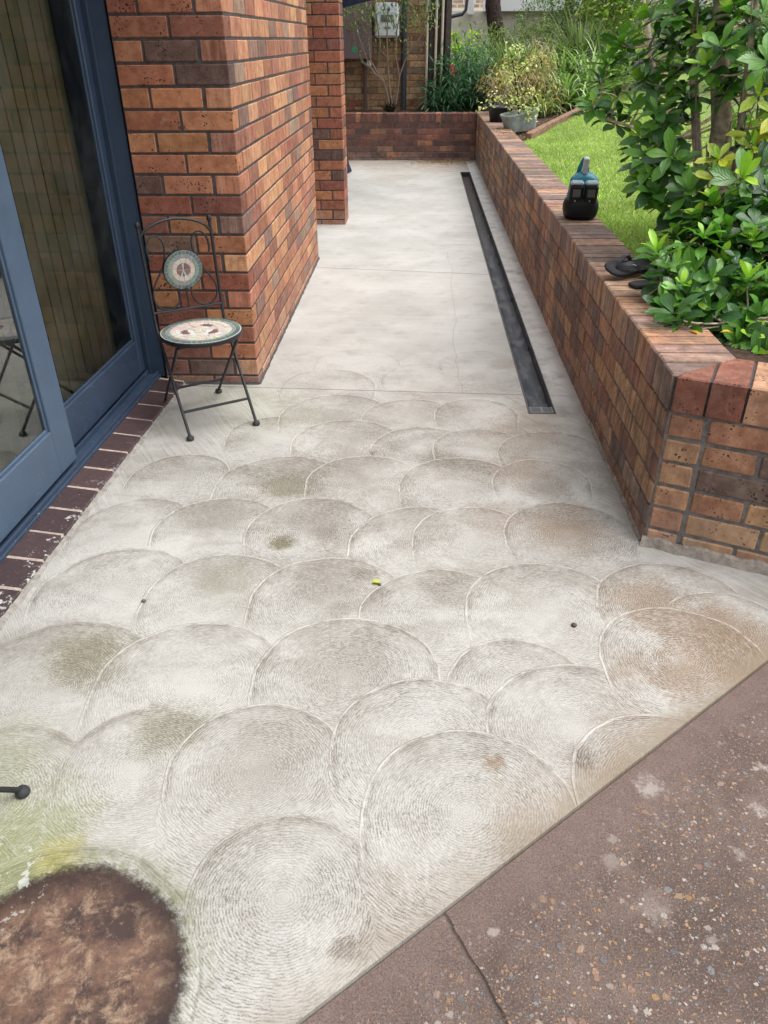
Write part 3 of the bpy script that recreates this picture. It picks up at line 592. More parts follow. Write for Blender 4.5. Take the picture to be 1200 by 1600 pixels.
# return face
for i in range(6):
    e = i % 2; z0 = ZC-0.086*(6-i); segs = [(0.012, 0.112 if i != 2 and i != 4 else 0.118)]; x = 0.128; cut = x+(0.23 if e else 0.165)
    while x < LB: segs.append((x, cut-0.006)); x = cut+0.005; cut = x+0.236
    for a, b in segs:
        c = A0+DB*((a+b)/2)+NB*(0.055+random.uniform(0, 0.003)); c.z = z0+0.043
        mb.obox(c, DB, -NB, Vector((0, 0, 1)), (b-a)/2, 0.055, 0.0375, 0.005, pick(PALW), 1, 0.002)
loc_build(mb, 'brickwork', [M_brick_wall, M_brick_ret], gw)
mb = MB(); ins = 0.007
ringo = [(0.79+ins, 12.43), (0.79+ins, 2.264), tuple((A0+DB*0.012+NB*ins)[:2]), tuple((A0+DB*LB+NB*ins)[:2]), tuple((A0+DB*LB+NB*0.225)[:2]), (1.025, 2.42), (1.025, 12.43)]
mb.prism([(x, y, -0.1) for x, y in ringo], [(x, y, ZC+0.003) for x, y in ringo])
loc_build(mb, 'mortar', [M_mortar2], gw)
mb = MB(); y = 12.42
def innerA(yy): return 1.03 if yy >= 2.416 else 0.79+(yy-2.26)/0.156*0.24
while y > 2.30:
    y1 = max(y-0.081, 2.262)
    if y1 < 2.30: y1 = 2.268
    a, b = y-0.0045, y1+0.0045; o = random.uniform(-0.0025, 0.0025); c = pick(PALC)
    ring = [(0.787+o, a), (0.787+o, b), (innerA(b), b), (innerA(a)+o, a)]
    if b < 2.416 < a: ring = [(0.787+o, a), (0.787+o, b), (innerA(b), b), (1.03, 2.416), (1.03, a)]
    cope(mb, ring, ZC+0.004, ZT, c if True else 0); y = y1
s = 0.006
k_ = 0
while s < LB-0.1:
    s1 = s+random.uniform(0.098, 0.108); a, b = s+0.004, s1-0.004
    ti = lambda q: 0.24 if q >= 0.155 else q/0.155*0.24
    pts = [A0+DB*a-NB*0.002, A0+DB*b-NB*0.002, A0+DB*b+NB*ti(b)]
    if a < 0.155 < b: pts.append(A0+DB*0.155+NB*0.24)
    pts.append(A0+DB*a+NB*ti(a))
    cope(mb, pts, ZC+0.004, ZT-0.001, pick([((0.28, 0.10, 0.07), 2), ((0.22, 0.10, 0.09), 2), ((0.45, 0.2, 0.1), 2)]) if k_ < 2 else pick(PALW), 1)
    s = s1; k_ += 1
loc_build(mb, 'coping', [M_brick_cope, M_brick_ret], gw)
# joint bedding under coping bricks so that gaps read dark, plus fillet of old cement at the foot
mb = MB(); ring2 = [(0.79+0.006, 12.41), (0.79+0.006, 2.266), tuple((A0+DB*0.01+NB*0.008)[:2]), tuple((A0+DB*LB+NB*0.008)[:2]), tuple((A0+DB*LB+NB*0.228)[:2]), (1.022, 2.42), (1.022, 12.41)]
mb.prism([(x, y, ZC+0.0045) for x, y in ring2], [(x, y, ZT-0.008) for x, y in ring2])
loc_build(mb, 'coping_mortar', [M_mortar], gw)
def fillet(mb, pts, nrm, w0, h0, step=0.02):
    """rough wedge of cement along a wall foot"""
    pts = [Vector(p) for p in pts]; d = pts[1]-pts[0]; L = d.length; d.normalize(); n = Vector(nrm); N = int(L/step); base = len(mb.v)
    for i in range(N+1):
        p = pts[0]+d*(L*i/N); q = p*14
        a = w0*(0.55+0.9*(mnoise.noise(q)*0.5+0.5))+random.uniform(-.0015, .0015); h = h0*(0.6+0.8*(mnoise.noise(q+Vector((9, 9, 9)))*0.5+0.5))+random.uniform(-.002, .002)
        for t, z in ((a, 0.0005), (a*0.75, h*0.28), (a*0.35, h*0.75), (-0.004, h)): mb.v.append(tuple(p+n*t+Vector((0, 0, z))))
    for i in range(N):
        for k in range(3): q = base+i*4+k; mb.face((q, q+4, q+5, q+1))
mb = MB(); fillet(mb, [A0, A0+DB*LB], -NB, 0.022, 0.035, 0.01); fillet(mb, [(0.795, 2.27, 0), (0.795, 3.3, 0)], (-1, 0, 0), 0.012, 0.02, 0.012)
loc_build(mb, 'cement_fillet', [M_render], gw)

# far low wall
fw = thing('low_wall', (-1.2, 12.2, 0), 0, 'low dark brick wall across the far end of the path', 'wall')
mb = MB()
for i in range(7):
    brick_panel(mb, (-4.2, 12.2, 0), (1, 0, 0), (0, -1, 0), 4.985, ZC-0.005-0.076*(7-i), 1, par=i, pal=PALD, brick=0.215, course=0.076, joint=0.009)
loc_build(mb, 'brickwork', [M_brick_far], fw)
mb = MB(); x = -4.2
while x < 0.77:
    x1 = min(x+0.076, 0.785); cope(mb, [(x+.004, 12.197), (x1-.004, 12.197), (x1-.004, 12.42), (x+.004, 12.42)], ZC, 0.608, pick(PALD)); x = x1
loc_build(mb, 'coping', [M_brick_far], fw)
mb = MB(); mb.box(-4.2, 0.785, 12.206, 12.41, -0.1, 0.60); loc_build(mb, 'mortar', [M_mortar2], fw)

# ---------------------------------------------------------------- the house
hs_ = thing('brick_house', (-0.806, 3.665, 0), 0, 'dark orange-red brick house on the left with blue sliding doors and two brick piers', 'house')
XF, YF, YB = -0.806, 3.665, 6.33
mb = MB(); Z0 = -0.041; NC = 29
brick_panel(mb, (XF, YF, 0), (-1, 0, 0), (0, -1, 0), 0.478, Z0, NC, 0, 0.0105, PAL, startfn=lambda e: 0.12 if e else 0.0)
brick_panel(mb, (XF, YF, 0), (0, 1, 0), (1, 0, 0), YB-YF, Z0, NC, 0, 0.0100, PAL_LIT, startfn=lambda e: 0.0 if e else 0.12, endfn=lambda e: 0.0 if e else 0.12, matfn=lambda: 1)
brick_panel(mb, (XF, YB, 0), (-1, 0, 0), (0, 1, 0), 3.0, Z0, NC, 0, 0.0105, PAL, startfn=lambda e: 0.12 if e else 0.0)
loc_build(mb, 'wall', [M_brick_front, M_brick_side], hs_)
mb = MB(); mb.prism([(-3.8, YB-.007, -.1), (-3.8, YF+.15, -.1), (-1.28, YF+.15, -.1), (-1.28, YF+.0055, -.1), (XF-.0032, YF+.0055, -.1), (XF-.0032, YB-.0055, -.1)], [(-3.8, YB-.007, 2.45), (-3.8, YF+.15, 2.45), (-1.28, YF+.15, 2.45), (-1.28, YF+.0055, 2.45), (XF-.0032, YF+.0055, 2.45), (XF-.0032, YB-.0055, 2.45)])
fillet(mb, [(XF, YF-0.002, 0), (XF, YB, 0)], (1, 0, 0), 0.010, 0.012, 0.015); fillet(mb, [(XF, YF, 0), (-1.28, YF, 0)], (0, -1, 0), 0.012, 0.014, 0.015)
loc_build(mb, 'wall_mortar', [M_mortar], hs_)
# pier
PX0, PX1, PY0, PY1 = -1.055, -0.70, 7.64, 7.99
mb = MB(); f = lambda e: 0.12 if e else 0.0; g_ = lambda e: 0.0 if e else 0.12
brick_panel(mb, (PX1, PY0, 0), (-1, 0, 0), (0, -1, 0), 0.355, Z0, NC, 0, 0.010, PAL, startfn=f, endfn=lambda e: 0.0)
brick_panel(mb, (PX1, PY0, 0), (0, 1, 0), (1, 0, 0), 0.35, Z0, NC, 0, 0.010, PAL, startfn=g_, endfn=f, matfn=lambda: 1)
brick_panel(mb, (PX1, PY1, 0), (-1, 0, 0), (0, 1, 0), 0.355, Z0, NC, 1, 0.010, PAL, startfn=f, endfn=lambda e: 0.0)
mb.box(PX0+.003, PX1-0.0045, PY0+0.0055, PY1-0.0055, -0.1, 2.45, m=2)
loc_build(mb, 'pier', [M_brick_front, M_brick_side, M_mortar], hs_)
M_navy = simple('navy fascia', (0.02, 0.03, 0.055), 0.5, 0.4)
M_soffit = simple('soffit', (0.45, 0.45, 0.43), 0.7, 0.3)
mb = MB(); mb.box(-6, -0.84, -3, 12.0, 2.452, 2.50, m=1); mb.box(-0.84, -0.81, -3, 12.0, 2.42, 2.60, m=0); mb.box(-6, -0.85, -3, 12, 2.501, 2.62, m=0)
loc_build(mb, 'roof', [M_navy, M_soffit], hs_)
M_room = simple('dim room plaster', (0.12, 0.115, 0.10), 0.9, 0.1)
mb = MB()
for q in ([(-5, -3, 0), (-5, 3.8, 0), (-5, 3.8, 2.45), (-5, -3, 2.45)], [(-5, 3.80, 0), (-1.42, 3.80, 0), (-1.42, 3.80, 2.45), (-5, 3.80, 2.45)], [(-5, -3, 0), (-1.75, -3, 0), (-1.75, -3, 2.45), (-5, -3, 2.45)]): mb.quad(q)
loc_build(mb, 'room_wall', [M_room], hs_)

# sliding doors: built in a frame turned 1.8 degrees
DR = Matrix.Translation((-1.308, 3.665, 0)) @ Matrix.Rotation(R(-1.8), 4, 'Z')
def dbuild(mb, name, mats, parent):
    mb.v = [tuple(DR @ Vector(p)) for p in mb.v]; return loc_build(mb, name, mats, hs_) if parent is hs_ else sub(mb, name, mats, parent)
def sub(mb, name, mats, parent):
    o = mb.build(name, mats, parent); bpy.context.view_layer.update(); o.matrix_parent_inverse = parent.matrix_world.inverted(); return o
def paint_material(name, col, rough=0.42):
    k = NM(name); P = k.pos(); a = k.noise(P, 12, 4, 0.65)
    c = k.mixc(k.rng(a, 0.3, 0.7), tuple(x*0.93 for x in col), tuple(x*1.08 for x in col))
    v = k.voro(P, 75); r1, r2, r3 = k.n_sep(v.outputs['Color']); Z = k.n_sep(P)[2]
    f = k.m('MULTIPLY', k.m('LESS_THAN', v.outputs['Distance'], k.m('MULTIPLY', r2, 0.13)), k.m('GREATER_THAN', r1, k.rng(Z, 0.0, 0.6, 0.45, 0.93)))
    c = k.mixc(k.m('MULTIPLY', f, 0.65), c, (0.5, 0.5, 0.48))
    sp = k.m('MULTIPLY', k.rng(k.noise(P, 34, 4, 0.7), 0.69, 0.71), k.rng(Z, 0.35, 0.1)); c = k.mixc(k.m('MULTIPLY', sp, 0.8), c, (0.6, 0.61, 0.6))
    c = k.mixc(k.m('MULTIPLY', k.rng(k.noise(P, 45, 5, 0.7), 0.6, 0.8), 0.15), c, (0.16, 0.17, 0.18))
    return k.done(k.pbsdf(c, k.rng(a, 0.3, 0.7, rough-.06, rough+.12), k.bump(k.m('ADD', k.noise(P, 300, 2), f), 0.0006), 0.5))
M_blue = paint_material('blue grey door paint', (0.062, 0.098, 0.150))
M_blue2 = paint_material('dark blue frame paint', (0.030, 0.050, 0.086))
def glass_material(ior=1.52, nm='door glass'):
    k = NM(nm); P = k.pos()
    fr = k.n('ShaderNodeFresnel'); fr.inputs['IOR'].default_value = ior
    gl = k.n('ShaderNodeBsdfGlossy'); gl.inputs['Roughness'].default_value = 0.015; gl.inputs['Color'].default_value = (0.9, 0.95, 0.93, 1)
    tr = k.n('ShaderNodeBsdfTransparent'); tr.inputs['Color'].default_value = (0.62, 0.64, 0.58, 1)
    mx = k.n('ShaderNodeMixShader'); k.t.links.new(fr.outputs[0], mx.inputs[0]); k.t.links.new(tr.outputs[0], mx.inputs[1]); k.t.links.new(gl.outputs[0], mx.inputs[2])
    v = k.voro(P, 60); r1, r2, r3 = k.n_sep(v.outputs['Color']); f = k.m('MULTIPLY', k.m('LESS_THAN', v.outputs['Distance'], k.m('MULTIPLY', r2, 0.09)), k.m('GREATER_THAN', r1, k.rng(k.n_sep(P)[2], 0.2, 1.4, 0.45, 0.9)))
    haze = k.rng(k.noise(P, 4, 4, 0.7), 0.4, 0.8, 0.0, 0.06)
    df = k.n('ShaderNodeBsdfDiffuse'); df.inputs['Color'].default_value = (0.45, 0.46, 0.44, 1)
    m2 = k.n('ShaderNodeMixShader'); k.put(m2.inputs[0], k.m('MAXIMUM', k.m('MULTIPLY', f, 0.6), haze)); k.t.links.new(mx.outputs[0], m2.inputs[1]); k.t.links.new(df.outputs[0], m2.inputs[2])
    return k.done(m2.outputs[0])
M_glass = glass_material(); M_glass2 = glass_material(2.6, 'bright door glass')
H = 2.40
mb = MB()   # outer frame: jamb with its groove, head, tracks
mb.box(-0.125, 0.015, 0.018, 0.075, 0.03, H, ch=0.003); mb.box(-0.065, -0.055, 0.010, 0.018, 0.03, H, ch=0.001)
mb.box(-0.16, 0.0, -6.5, 0.018, H-0.05, H+0.05, ch=0.003)
mb.box(-0.16, -0.005, -6.5, 0.017, 0.028, 0.046, ch=0.002); mb.box(-0.022, -0.012, -6.5, 0.016, 0.0465, 0.062, ch=0.001); mb.box(-0.075, -0.067, -6.5, 0.016, 0.0465, 0.066, ch=0.001); mb.box(-0.135, -0.128, -6.5, 0.016, 0.0465, 0.066, ch=0.001)
dbuild(mb, 'door_frame', [M_blue2], hs_)
def panel(xo, xi, y0, y1, mat, st=0.14, gm=None):
    mb = MB(); zb, zt = 0.067, H-0.052; rb = 0.25 if xo > -0.05 else 0.235
    mb.box(xi, xo, y1-st, y1, zb, zt, ch=0.004); mb.box(xi, xo, y0, y0+0.10, zb, zt, ch=0.004)
    mb.box(xi, xo-0.0015, y0+0.10, y1-st, zb, rb, ch=0.003); mb.box(xi, xo-0.0015, y0+0.10, y1-st, zt-0.12, zt, ch=0.003)
    # bead round the glass
    for a in (rb, ): mb.box(xi+0.012, xo-0.012, y0+0.10, y1-st, a, a+0.012, ch=0.002)
    mb.box(xi+0.012, xo-0.012, y1-st-0.010, y1-st, rb+0.012, zt-0.12, ch=0.002)
    o = dbuild(mb, 'door_panel', [mat], hs_)
    g = MB(); xm = (xo+xi)/2; g.quad([(xm, y0+0.095, rb-0.005), (xm, y1-st+0.005, rb-0.005), (xm, y1-st+0.005, zt-0.115), (xm, y0+0.095, zt-0.115)]); dbuild(g, 'glass_pane', [gm or M_glass], o); return o
p1 = panel(-0.028, -0.064, -2.55, -0.962, M_blue, gm=M_glass2); p1['label'] = 'nearer blue door panel reflecting the chair'
p2 = panel(-0.082, -0.120, -1.10, 0.012, M_blue2, st=0.055); p2['label'] = 'farther dark blue door panel beside the brick wall'
p3 = panel(-0.082, -0.120, -4.3, -2.45, M_blue2); 
# vertical blinds inside
M_blind = simple('olive blind', (0.30, 0.29, 0.20), 0.8, 0.2, nscale=6, namt=0.15)
mb = MB(); y = -4.0
while y < -0.10:
    mb.box(-0.200+random.uniform(-.003, .003), -0.196, y, y+0.080, 0.10, H-0.06); y += 0.0905
dbuild(mb, 'vertical_blind', [M_blind], hs_)
# brick sill course
def sill_material():
    k = NM('purple sill brick'); P = k.pos(); c = k.col(); a = k.noise(P, 35, 4, 0.7)
    c = k.mixc(k.rng(a, 0.35, 0.7), c, k.mixc(1.0, c, (1.5, 1.4, 1.4), 'MULTIPLY'))
    X, Y, Z = k.n_sep(P); e = k.m('SUBTRACT', X, k.m('ADD', -1.335, k.m('MULTIPLY', k.m('SUBTRACT', Y, 2.5), 0.032)))   # distance from the door track
    n = k.noise(P, 26, 5, 0.75); sp = k.m('MULTIPLY', k.rng(k.m('ADD', n, k.m('MULTIPLY', e, 1.3)), 0.70, 0.73), k.rng(Y, 2.9, 2.2, 0.12, 1.0))
    c = k.mixc(k.m('MULTIPLY', sp, 0.85), c, (0.52, 0.51, 0.48))
    v = k.voro(P, 90); r1, r2, r3 = k.n_sep(v.outputs['Color']); c = k.mixc(k.m('MULTIPLY', k.m('MULTIPLY', k.m('LESS_THAN', v.outputs['Distance'], 0.12), k.m('GREATER_THAN', r1, 0.75)), 0.6), c, (0.5, 0.48, 0.45))
    return k.done(k.pbsdf(c, 0.45, k.bump(k.m('ADD', a, sp), 0.002), 0.5))
M_sill = sill_material()
M_sillm = simple('pale joint', (0.36, 0.29, 0.25), 0.9, 0.2, nscale=60, namt=0.25)
mb = MB(); y = -0.02
while y > -6.2:
    c = Vector((0.048, y-0.0775, -0.010)); a = Vector((0.994, 0, -0.10)).normalized(); b = Vector((0, 1, 0)); cc = random.uniform(0.8, 1.25)
    mb.obox(c+Vector((0, 0, random.uniform(-.001, .001))), a, b, a.cross(b), 0.068, 0.0735, 0.037, 0.004, (0.046*cc, 0.029*cc, 0.030*cc), 0, 0.001); y -= 0.1585
mb.obox(Vector((0.044, -3.1, -0.012)), Vector((0.994, 0, -0.10)).normalized(), Vector((0, 1, 0)), Vector((0.10, 0, 0.994)), 0.068, 3.1, 0.0365, 0.002, (1, 1, 1), 1)
dbuild(mb, 'sill', [M_sill, M_sillm], hs_)
mb = MB(); fillet(mb, [(0.113, 0, 0), (0.113, -5, 0)], (1, 0, 0), 0.02, 0.012, 0.012)
dbuild(mb, 'cement_edge', [mortar_material('pale cement edge', (0.24, 0.225, 0.205))], hs_)

# ---------------------------------------------------------------- drain channel
M_plastic = simple('black drain plastic', (0.035, 0.038, 0.044), 0.33, 0.5, nscale=9, namt=0.4)
def gunk_material():
    k = NM('drain floor'); P = k.pos(); a = k.noise(k.map(P, scale=(1.5, .5, 1)), 14, 6, 0.8)
    c = k.ramp(a, [(0.38, (0.028, 0.033, 0.042)), (0.50, (0.06, 0.066, 0.078)), (0.60, (0.14, 0.145, 0.15)), (0.70, (0.10, 0.07, 0.05))])
    Y = k.n_sep(P)[1]; c = k.mixc(k.m('MULTIPLY', k.rng(Y, 6, 10.5), 0.7), c, (0.06, 0.04, 0.03))
    return k.done(k.pbsdf(c, k.rng(a, 0.3, 0.7, 0.25, 0.8), k.bump(k.noise(P, 120, 3), 0.003), 0.5))
M_gunk = gunk_material()
dr = thing('drain_channel', (0.592, 3.36, 0), 0, 'long black open strip drain set into the concrete beside the garden wall', 'drain')
x0, x1, y0, y1 = SL; x0 += .001; x1 -= .001; y0 += .001; y1 -= .001
mb = MB()
for a, b in ((x0, x0+0.007), (x1-0.007, x1)): mb.box(a, b, y0, y1, -0.08, 0.003, ch=0.0012)
for a, b in ((x0+.001, x0+0.0045), (x1-0.0045, x1-.001)): mb.box(a, b, y0+.002, y1-.002, 0.0031, 0.0055, m=1, ch=0.0005)
for a, b in ((x0+0.0071, x0+0.0105), (x1-0.0105, x1-0.0071)): mb.box(a, b, y0+.008, y1-.008, -0.08, -0.006, ch=0.001)
mb.box(x0+.0072, x1-.0072, y0, y0+0.006, -0.08, 0.003, ch=.001); mb.box(x0+.0072, x1-.0072, y1-0.006, y1, -0.08, 0.003, ch=.001)
for q in range(7): yy = 4.3+q*0.98; mb.box(x1-0.018, x1-0.0106, yy, yy+0.008, -0.07, -0.015)
loc_build(mb, 'channel', [M_plastic, simple('scuffed rim', (0.17, 0.175, 0.18), 0.4, 0.5, 0.2, nscale=15, namt=0.4)], dr)
mb = MB(); n = 160; prof = [(-0.052, -0.035), (-0.040, -0.052), (-0.015, -0.058), (0.015, -0.058), (0.040, -0.052), (0.052, -0.035)]; xm = (x0+x1)/2; b0 = 0
for i in range(n+1):
    yy = y0+0.007+(y1-y0-0.014)*i/n
    for px, pz in prof: mb.v.append((xm+px, yy, pz+0.004*mnoise.noise(Vector((px*40, yy*6, 2)))))
for i in range(n):
    for j in range(5): a = i*6+j; mb.face((a, a+1, a+7, a+6))
loc_build(mb, 'channel_floor', [M_gunk], dr).data.polygons.foreach_set('use_smooth', [True]*(n*5))
mb = MB()
for q in range(5): yy = y0+0.010+q*0.014; mb.box(x0+0.008, x1-0.008, yy, yy+0.005, -0.012, 0.002, ch=.001)
mb.box(xm-0.006, xm+0.006, y0+0.008, y0+0.074, -0.014, 0.0045, ch=.001); mb.box(x0+.0108, x0+.016, y0+.008, y0+.074, -.014, .0035); mb.box(x1-.016, x1-.0108, y0+.008, y0+.074, -.014, .0035)
loc_build(mb, 'end_grate', [simple('grey grate', (0.19, 0.195, 0.2), 0.35, 0.5)], dr)

# ---------------------------------------------------------------- mosaic bistro chair
M_iron = simple('black wrought iron', (0.016, 0.0165, 0.02), 0.45, 0.4, nscale=60, namt=0.3)
M_rub = simple('dark rubber', (0.03, 0.03, 0.032), 0.6, 0.4)
def mosaic_material():
    k = NM('mosaic tile'); c = k.col(); P = k.pos(); return k.done(k.pbsdf(k.mixc(k.rng(k.noise(P, 60, 3), 0.3, 0.7, 0, 0.35), c, k.mixc(1.0, c, (0.7, 0.7, 0.68), 'MULTIPLY')), 0.35, None, 0.5))
M_tile = mosaic_material(); M_grout = simple('pale grout', (0.48, 0.48, 0.45), 0.85, 0.2)
def mosaic(mb, Rr, flower, F):
    """tiles laid on a disc of radius Rr; F maps local (x, y, z) to mesh space"""
    G = lambda: tuple(v*random.uniform(0.75, 1.2) for v in (0.11, 0.145, 0.135)); G2 = lambda: tuple(v*random.uniform(0.85, 1.15) for v in (0.22, 0.26, 0.235))
    CR = lambda: tuple(v*random.uniform(0.88, 1.08) for v in (0.54, 0.47, 0.42)); BR = lambda: tuple(v*random.uniform(0.85, 1.15) for v in (0.20, 0.11, 0.095))
    def tile(pts, col, z=0.0022):
        c = sum((Vector(p) for p in pts), Vector((0, 0)))/len(pts); pts = [c+(Vector(p)-c)*1.0 for p in pts]; k = len(pts); n = len(mb.v)
        for s, zz in ((1.0, 0.0), (1.0, z*.6), (0.93, z)):
            for p in pts: q = c+(p-c)*s; mb.v.append(tuple(F(Vector((q.x, q.y, zz)))))
        for lv in range(2):
            for i in range(k): j = (i+1) % k; mb.face((n+lv*k+i, n+lv*k+j, n+(lv+1)*k+j, n+(lv+1)*k+i), col, 0)
        mb.face([n+2*k+i for i in range(k)], col, 0)
    def ring(r0, r1, n, cf, off=0, gap=0.0022):
        for i in range(n):
            a0 = 2*math.pi*(i+off)/n; a1 = 2*math.pi*(i+1+off)/n; g0 = gap/r0/2; g1 = gap/r1/2
            tile([(r0*math.cos(a0+g0), r0*math.sin(a0+g0)), (r1*math.cos(a0+g1), r1*math.sin(a0+g1)), (r1*math.cos(a1-g1), r1*math.sin(a1-g1)), (r0*math.cos(a1-g0), r0*math.sin(a1-g0))], cf())
    if flower == 'seat':
        ring(Rr*.86, Rr*.97, 44, G); ring(Rr*.765, Rr*.85, 34, G2, .3)
        rads = [(0.60, 0.755, 22), (0.42, 0.59, 15), (0.22, 0.41, 9), (0.04, 0.21, 5)]
        fl = [(-0.40, 0.02), (0.26, 0.30), (0.24, -0.28)]
        for q, (a, b, n) in enumerate(rads):
            for i in range(n):
                am = 2*math.pi*(i+.5+q*.3)/n; cxm = (a+b)/2*math.cos(am); cym = (a+b)/2*math.sin(am)
                if any(math.hypot(cxm-fx, cym-fy) < 0.19 for fx, fy in fl): continue
                g = 0.0022; a0 = 2*math.pi*(i+q*.3)/n; a1 = 2*math.pi*(i+1+q*.3)/n; r0, r1 = a*Rr, b*Rr
                tile([(r0*math.cos(a0+g/r0/2), r0*math.sin(a0+g/r0/2)), (r1*math.cos(a0+g/r1/2), r1*math.sin(a0+g/r1/2)), (r1*math.cos(a1-g/r1/2), r1*math.sin(a1-g/r1/2)), (r0*math.cos(a1-g/r0/2), r0*math.sin(a1-g/r0/2))], CR())
        for fx, fy in fl:
            for t in range(5):
                an = math.atan2(fy, fx)+(t-2)*0.62; L = Rr*0.21; wd = Rr*0.055; u = Vector((math.cos(an), math.sin(an))); v = Vector((-u.y, u.x)); p = Vector((fx, fy))*Rr-Vector((fx, fy)).normalized()*Rr*0.08
                tile([tuple(p+u*L*.06), tuple(p+u*L*.55+v*wd), tuple(p+u*L), tuple(p+u*L*.55-v*wd)], BR(), 0.0024)
    else:
        ring(Rr*.80, Rr*.97, 28, G); ring(Rr*.60, Rr*.78, 20, G2, .4); ring(Rr*.37, Rr*.58, 11, CR, .2)
        for a, b in ((100, 170), (172, 240), (10, 80), (-60, 8)):
            pts = [(0.03*Rr*math.cos(R((a+b)/2)), .03*Rr*math.sin(R((a+b)/2)))]+[(Rr*.345*math.cos(R(a+(b-a)*t/3)), Rr*.345*math.sin(R(a+(b-a)*t/3))) for t in range(4)]
            tile(pts, BR())
        tile([(-.02*Rr, -.1*Rr), (-.07*Rr, -.28*Rr), (0, -.35*Rr), (.06*Rr, -.28*Rr)], G())
FA = Vector((-0.991, 3.01, 0)); CU = Vector((0.845, 0.535, 0)); CV = Vector((-0.535, 0.845, 0))
def make_chair():
    t = thing('bistro_chair', (0, 0, 0), 0, '', 'chair')
    W = 0.31; rt = 0.0068
    def part(mb, name, mats, par=t, sm=True):
        o = mb.build(name, mats, par); smooth_angle(o, 40) if sm else None; return o
    for u, s in ((0.0, 1), (W, -1)):
        mb = MB(); mb.tube([(u, 0.0, 0.012), (u, 0.145, 0.21), (u, 0.285, 0.405), (u, 0.30, 0.46), (u, 0.318, 0.66), (u, 0.338, 0.842)], rt, 10)
        mb.lathe([(0.0, 0.014), (0.008, 0.012), (0.012, 0.004), (0.012, -0.004), (0.008, -0.012), (0, -0.014)], (u, 0.338, 0.847), 10)
        leg = part(mb, 'back_leg', M_iron)
        mb = MB(); mb.lathe([(0.0, 0.0), (0.015, 0.0), (0.0175, 0.006), (0.016, 0.014), (0.011, 0.020), (0.0, 0.022)], (u, 0.002, 0), 12); part(mb, 'foot_cap', M_rub, leg)
        uu = u+s*0.020
        mb = MB(); mb.tube([(uu, 0.455, 0.012), (uu, 0.26, 0.205), (uu, 0.10, 0.365), (uu, 0.075, 0.392)], rt, 10)
        leg = part(mb, 'front_leg', M_iron)
        mb = MB(); mb.lathe([(0.0, 0.0), (0.015, 0.0), (0.0175, 0.006), (0.016, 0.014), (0.011, 0.020), (0.0, 0.022)], (uu, 0.453, 0), 12); part(mb, 'foot_cap', M_rub, leg)
        mb = MB(); mb.tube([(u+s*.0, 0.160, 0.228), (uu, 0.235, 0.228)], 0.004, 8); mb.tube([(u-s*0.012, .162, .229), (uu+s*.012, .236, .229)], .006, 8)
    mb = MB(); mb.tube([(0, 0.072, 0.105), (W, 0.072, 0.105)], 0.0065, 8); part(mb, 'front_stretcher', M_iron)
    mb = MB(); mb.tube([(0.02, 0.372, 0.10), (W-.02, 0.372, 0.10)], 0.0065, 8); part(mb, 'rear_stretcher', M_iron)
    mb = MB(); mb.tube([(0.02, 0.075, 0.392), (0.03, 0.06, 0.398), (0.06, 0.055, 0.401), (W-0.06, 0.055, 0.401), (W-.03, .06, .398), (W-.02, 0.075, 0.392)], rt, 10)
    mb.tube([(0.0, 0.285, 0.403), (W, 0.285, 0.403)], 0.006, 8); part(mb, 'seat_frame', M_iron)
    sc = Vector((0.160, 0.165, 0.409)); Rs = 0.178
    mb = MB(); mb.lathe([(0.0, -0.002), (Rs-0.012, -0.002), (Rs-0.004, -0.006), (Rs, 0.0), (Rs, 0.012), (Rs-0.003, 0.0145), (Rs-0.006, 0.0125), (0, 0.0125)], sc, 48)
    seat = part(mb, 'seat', M_iron)
    mb = MB(); n = 48; mb.v = [tuple(sc+Vector((math.cos(2*math.pi*i/n)*(Rs-.0045), math.sin(2*math.pi*i/n)*(Rs-.0045), 0.0142))) for i in range(n)]; mb.face(range(n), (1, 1, 1), 1)
    mosaic(mb, Rs-0.003, 'seat', lambda p: sc+p+Vector((0, 0, 0.0143))); part(mb, 'mosaic_top', [M_tile, M_grout], seat, False)
    # backrest: arch, lower rail, scrolls and medallion
    def bk(u, z): return (u, 0.318+(z-0.66)*0.11, z)
    mb = MB(); mb.tube([bk(0.0, 0.795), bk(0.02, 0.820), bk(0.045, 0.836), bk(0.08, 0.849), bk(0.115, 0.857), bk(W/2, 0.860), bk(W-0.115, 0.857), bk(W-.08, .849), bk(W-.045, .836), bk(W-.02, .820), bk(W, .795)], 0.0058, 8)
    part(mb, 'back_arch', M_iron); mb = MB(); mb.tube([bk(0, 0.487), bk(W, 0.487)], 0.0055, 8); part(mb, 'back_rail', M_iron)
    for sgn in (1, -1):
        X = (lambda q: q) if sgn == 1 else (lambda q: W-q)
        pts = []
        for (a, z) in [(0.030, 0.700), (0.020, 0.725), (0.022, 0.765), (0.045, 0.797), (0.075, 0.795), (0.093, 0.765), (0.090, 0.715), (0.070, 0.665), (0.035, 0.615), (0.014, 0.570), (0.018, 0.525), (0.048, 0.497), (0.085, 0.495), (0.115, 0.512), (0.128, 0.545), (0.126, 0.58)]: pts.append(Vector(bk(X(a), z)))
        fine = []
        for i in range(len(pts)-1):
            p0 = pts[max(i-1, 0)]; p1_ = pts[i]; p2_ = pts[i+1]; p3_ = pts[min(i+2, len(pts)-1)]
            for q in range(5):
                tt = q/5; fine.append(0.5*((2*p1_)+(p2_-p0)*tt+(2*p0-5*p1_+4*p2_-p3_)*tt*tt+(3*p1_-p0-3*p2_+p3_)*tt**3))
        mb = MB(); mb.tube(fine, 0.0042, 6); part(mb, 'scroll', M_iron)
    mc = Vector(bk(W/2+0.005, 0.652)); Rm = 0.087
    T = Matrix(((1, 0, 0), (0, 0, -1), (0, 1, 0)))     # disc facing the sitter
    Tm = T @ Matrix.Rotation(R(6), 3, 'X')
